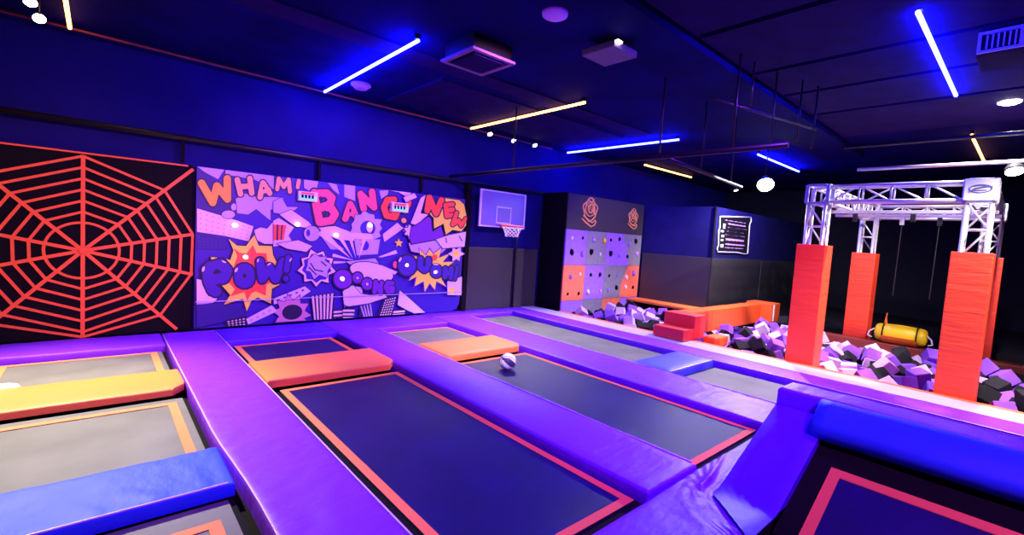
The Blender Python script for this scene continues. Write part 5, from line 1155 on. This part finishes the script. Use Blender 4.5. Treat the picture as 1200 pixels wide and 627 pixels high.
# ------------------------------------------------------------------ ceiling: beam, boards, units
sbox('trim_5', -3.2, 12.5, 2.72, 3.50, 3.96, 4.08, M['ceiling'])
xs5 = [3.4, 4.86, 6.30, 7.42, 8.68, 10.6]
for i in range(5):
    sbox('trim_%d' % (6 + i), xs5[i] + .05, xs5[i + 1] - .05, -2.0, 2.66, 4.03, 4.08, M['ceil_panel'])
sbox('trim_11', -3.2, 8.6, 5.56, 5.95, 4.05, 4.08, M['ceil_panel'])
sbox('trim_12', 3.9, 8.6, 6.25, 8.1, 4.055, 4.08, M['ceil_panel'])
ac = empty('ceiling_cassette', (3.53, 4.83, 3.86), 'square ceiling air unit with pale lower edges, right of the first blue tube', 'air unit')
b = MB(); b.box(3.24, 3.82, 4.54, 5.14, 3.90, 4.078); b.build('body', M['black_metal'], ac, bevel=0.006)
b = MB()
for (x0, x1, y0, y1) in ((3.20, 3.86, 5.12, 5.18), (3.20, 3.86, 4.50, 4.56), (3.20, 3.26, 4.56, 5.12), (3.80, 3.86, 4.56, 5.12)):
    b.box(x0, x1, y0, y1, 3.868, 3.899)
b.build('frame', M['dim_frame'], ac, bevel=0.004)
b = MB(); b.box(3.30, 3.76, 4.60, 5.08, 3.86, 3.8985); b.build('grille', M['ceil_panel'], ac, bevel=0.004)
pj = empty('ceiling_projector', (4.2, 3.34, 3.76), 'small dark ceiling box with violet-lit underside and white indicator lights', 'projector')
b = MB(); b.box(4.02, 4.44, 3.13, 3.57, 3.80, 3.87); b.build('body', M['oval_grey'], pj, bevel=0.012)
b = MB(); b.tube([(4.2, 3.34, 3.87), (4.2, 3.34, 3.96)], 0.03, 10); b.build('stem', M['black_metal'], pj)
b = MB()
for dx in (0, .03, .055): b.box(4.03 + dx, 4.05 + dx, 3.09, 3.128, 3.84, 3.86)
b.build('indicator_light', M['lens_small'], pj)
b = MB(); b.lathe((3.34, 3.35, 3.96), (0, 0, -1), [(0, .13), (.03, .125), (.05, .09), (.055, .02)], 20)
tag(b.build('smoke_detector', M['sign_purple'], smooth=True), 'round pale disc on the ceiling at the top edge of the photo', 'detector')
b = MB()
for i in range(7):
    a = -PI / 2 + PI * i / 6
b.lathe((3.22, 7.62, 4.079), (0, 0, -1), [(0, .16), (.03, .16), (.05, .12), (.08, .10), (.085, .03)], 12)
tag(b.build('ceiling_vent', M['sign_purple'], smooth=False), 'small pale faceted ceiling vent just below the first blue tube', 'vent')
du = empty('air_duct', (7.0, 0.4, 3.82), 'pale-edged air duct with slatted grille at the upper right edge', 'duct')
b = MB(); b.box(6.42, 7.0, -1.2, 0.585, 3.80, 4.028); b.build('body', M['ceil_panel'], du, bevel=0.008)
b = MB()
for (y0, y1, z0, z1) in ((-0.2, .58, 3.985, 4.01), (-0.2, .58, 3.81, 3.835)):
    b.box(6.39, 6.419, y0, y1, z0, z1)
b.box(6.39, 6.419, .25, .30, 3.836, 3.984); b.box(6.39, 6.419, .555, .58, 3.836, 3.984)
b.build('frame', M['lav'], du)
b = MB()
for k in range(6): b.box(6.395, 6.419, .32 + .038 * k, .332 + .038 * k, 3.85, 3.975)
b.build('slat', M['lav'], du)
pipe('ceiling_pipe', [(8.88, -2.5, 3.50), (8.88, 2.2, 3.50)], 0.03, M['black_metal'], 'glossy grey pipe crossing above the truss frame, the upper one', 'pipe')
pipe('ceiling_pipe', [(9.80, -2.5, 3.28), (9.80, 2.2, 3.28)], 0.03, M['steel'], 'pale shiny pipe just above the truss frame beside a bright lamp', 'pipe')
for x, z in ((8.88, 3.53), (9.80, 3.30)):
    pass

# small tangle of conduits below the far end of the beam
t = empty('conduit_rack', (6.1, 2.0, 3.2), 'thin dark conduit rack with drop rods hanging from the ceiling in front of the boards', 'rack')
b = MB()
b.tube([(5.2, 2.62, 3.46), (7.3, 2.16, 3.46)], 0.015, 6); b.tube([(6.2, 2.72, 3.62), (6.9, 2.56, 3.62)], 0.02, 6)
b.build('conduit', M['black_metal'], t, smooth=True)
for (x, y, z0) in ((6.9, 2.25, 3.25), (7.25, 2.17, 3.20), (5.9, 2.47, 3.46), (6.35, 2.37, 3.15)):
    b = MB(); b.tube([(x, y, z0), (x, y, 4.03)], 0.012, 6); b.build('drop_rod', M['black_metal'], t, smooth=True)

# ------------------------------------------------------------------ LED tubes
def tube_light(a, c, colour, label):
    a, c = Vector(a), Vector(c)
    mid = (a + c) / 2
    t = empty('led_tube', (mid.x, mid.y, 3.975), label, 'light', 'ceiling light tubes')
    b = MB(); b.tube([a, c], 0.021, 10); b.build('diffuser', M['led_' + colour], t, smooth=True)
    d = (c - a).normalized()
    for e, sg in ((a, 1), (c, -1)):
        q = MB()
        p = e + d * 0.03 * sg
        q.box(p.x - .028, p.x + .028, p.y - .028, p.y + .028, 4.0225, 4.079)
        q.build('mounting_clip', M['black_metal'], t)
    return t
ZT = 4.0
tube_light((-0.275, 5.12, ZT), (-0.275, 8.32, ZT), 'amber', 'amber light tube cut off by the top left edge of the photo')
tube_light((2.845, 5.12, ZT), (2.885, 8.32, ZT), 'blue', 'bright blue light tube above the mural')
tube_light((5.93, 5.12, ZT), (5.99, 8.32, ZT), 'amber', 'long amber light tube in the middle of the ceiling')
tube_light((9.12, 5.22, ZT), (9.10, 8.32, ZT), 'blue', 'thin blue light tube between the two amber tubes')
tube_light((11.53, 7.58, ZT), (14.2, 7.58, ZT), 'amber', 'short-looking amber light tube hanging over the climbing wall corner')
tube_light((11.4, 4.5, ZT), (14.19, 4.5, ZT), 'blue', 'small blue light tube left of the truss frame')
tube_light((5.52, 0.92, ZT), (8.54, 0.92, ZT), 'blue', 'brightest blue light tube at the upper right')
tube_light((11.26, 0.95, ZT), (14.3, 0.95, ZT), 'amber', 'stubby amber light tube above the truss frame')

# ------------------------------------------------------------------ lamps
def spot(name, loc, target, colr, power, angle=100, blend=0.8, rad=0.06):
    l = bpy.data.lights.new(name, 'SPOT')
    l.color = colr; l.energy = power; l.spot_size = math.radians(angle); l.spot_blend = blend; l.shadow_soft_size = rad
    o = bpy.data.objects.new(name, l)
    COL.objects.link(o)
    o.location = loc
    o.rotation_euler = (Vector(target) - Vector(loc)).to_track_quat('-Z', 'Y').to_euler()
    return o

def flood(loc, target, label, r=0.12, lens='lens', stem=None, name='spotlight', body='black_metal'):
    loc = Vector(loc); d = (Vector(target) - loc).normalized()
    t = empty(name, loc, label, 'lamp', 'white spot lamps')
    b = MB(); b.lathe(loc, -d, [(0.0, r * 1.08), (r * .6, r * 1.0), (r * 1.3, r * .55), (r * 1.5, r * .2)], 20); b.build('housing', M[body], t, smooth=True)
    b = MB(); b.lathe(loc + d * .002, d, [(0, r), (r * .12, r * .93), (r * .25, r * .6), (r * .3, r * .1)], 20); b.build('lens', M[lens], t, smooth=True)
    if stem:
        b = MB(); b.tube([loc - d * r * 1.0, (loc.x - d.x * r, loc.y - d.y * r, stem)], 0.012, 6); b.build('stem', M['black_metal'], t)
    return t
# visible lamps with their beams, and unseen spots without fixtures
flood((-0.555, 7.45, 3.93), (-0.1, 4.4, 0), 'upper of the twin white spot heads by the top left amber tube', 0.055, stem=4.08)
flood((-0.50, 7.62, 3.83), (0.2, 3.9, 0), 'lower of the twin white spot heads by the top left amber tube', 0.055, stem=4.08)
spot('spot_left', (-0.5, 7.3, 3.80), (-0.8, 5.5, 0), (1.0, 0.92, 0.72), 2250, 86)
flood((11.3, 4.23, 3.28), (8.0, 2.5, 0.3), 'glaring white floodlight hanging left of the truss frame', 0.17, stem=4.08)
spot('spot_pit_left', (11.1, 4.10, 3.22), (9.0, 4.2, 0), (1.0, 0.92, 0.88), 1000, 128)
spot('spot_wall', (11.5, 4.40, 3.22), (13.6, 5.6, 1.2), (1.0, 0.92, 0.95), 600, 120)
flood((9.35, 0.45, 4.03), (9.35, 0.45, 0), 'oval white ceiling lamp right of the brightest blue tube', 0.12)
spot('spot_pit_right', (9.35, 0.45, 3.95), (10.3, 1.6, 0), (1.0, 0.86, 0.90), 1300, 145)
flood((9.80, 0.33, 3.14), (8.3, -0.3, 0.0), 'white lamp under the pale pipe at the right edge above the truss', 0.10, stem=3.25)
spot('unseen_front', (7.3, -1.3, 3.95), (8.6, 0.5, 0.9), (1.0, 0.90, 0.88), 1500, 66)  # unseen white spot without fixture, lights the right column and pit edge
spot('unseen_front', (5.0, 0.8, 3.95), (8.6, 2.45, 1.0), (1.0, 0.15, 0.60), 450, 36)  # added red-violet spot without fixture, brightens the left front column
spot('unseen_back', (1.6, 1.4, 3.95), (4.5, 6.0, 0.0), (1.0, 0.93, 0.85), 1100, 30)  # added narrow white spot without fixture, brightens ball and orange pad
for i, (x, y) in enumerate(((6.42, 8.2), (7.16, 8.25), (7.80, 8.2))):
    flood((x, y, 3.95), (x - .2, 5.5, 0), ('left', 'middle', 'right')[i] + 'most of the three little spots just right of the long amber tube', 0.055, lens='lens_small', stem=4.08, name='track_spot')
    spot('spot_lane', (x, y - .1, 3.88), (x - 0.9, 6.2, 0), (1.0, 0.90, 0.92), 380, 70)
flood((8.62, 3.72, 2.84), (8.4, 3.0, 0), 'tiny white lamp at the end of the black rail towards the pit', 0.035, lens='lens_small', name='track_spot')
# added fill spots without fixtures, colouring the court and walls
spot('fill_wash', (2.2, 0.4, 3.95), (2.2, 5.0, 0.0), (0.30, 0.04, 1.0), 1500, 100, rad=0.25)
spot('fill_wash', (5.2, 0.2, 3.95), (5.4, 5.0, 0.0), (0.28, 0.04, 1.0), 1300, 100, rad=0.25)
spot('fill_wash', (0.2, 1.0, 3.95), (-0.2, 8.4, 1.1), (1.0, 0.40, 0.25), 1200, 38, rad=0.2)
spot('fill_wash', (3.6, 3.2, 3.90), (3.6, 8.4, 1.0), (0.78, 0.27, 1.0), 1450, 72, blend=0.5, rad=0.2)
spot('fill_wash', (8.6, 3.0, 3.90), (10.6, 7.7, 1.2), (0.95, 0.55, 1.0), 700, 55, rad=0.2)
spot('fill_wash', (2.4, -1.2, 3.95), (4.5, 0.1, 0.5), (0.45, 0.08, 1.0), 1000, 60, rad=0.25)


# ------------------------------------------------------------------ world and view
w = bpy.data.worlds.new('world')
SC.world = w
w.use_nodes = True
w.node_tree.nodes['Background'].inputs[0].default_value = (0.01, 0.01, 0.03, 1)
w.node_tree.nodes['Background'].inputs[1].default_value = 0.2
SC.view_settings.view_transform = 'Standard'
SC.view_settings.look = 'None'
SC.view_settings.gamma = 1.0
SC.view_settings.use_curve_mapping = False
SC.view_settings.exposure = 0.12
SC.cycles.use_denoising = True
SC.cycles.max_bounces = 6
SC.cycles.sample_clamp_indirect = 6
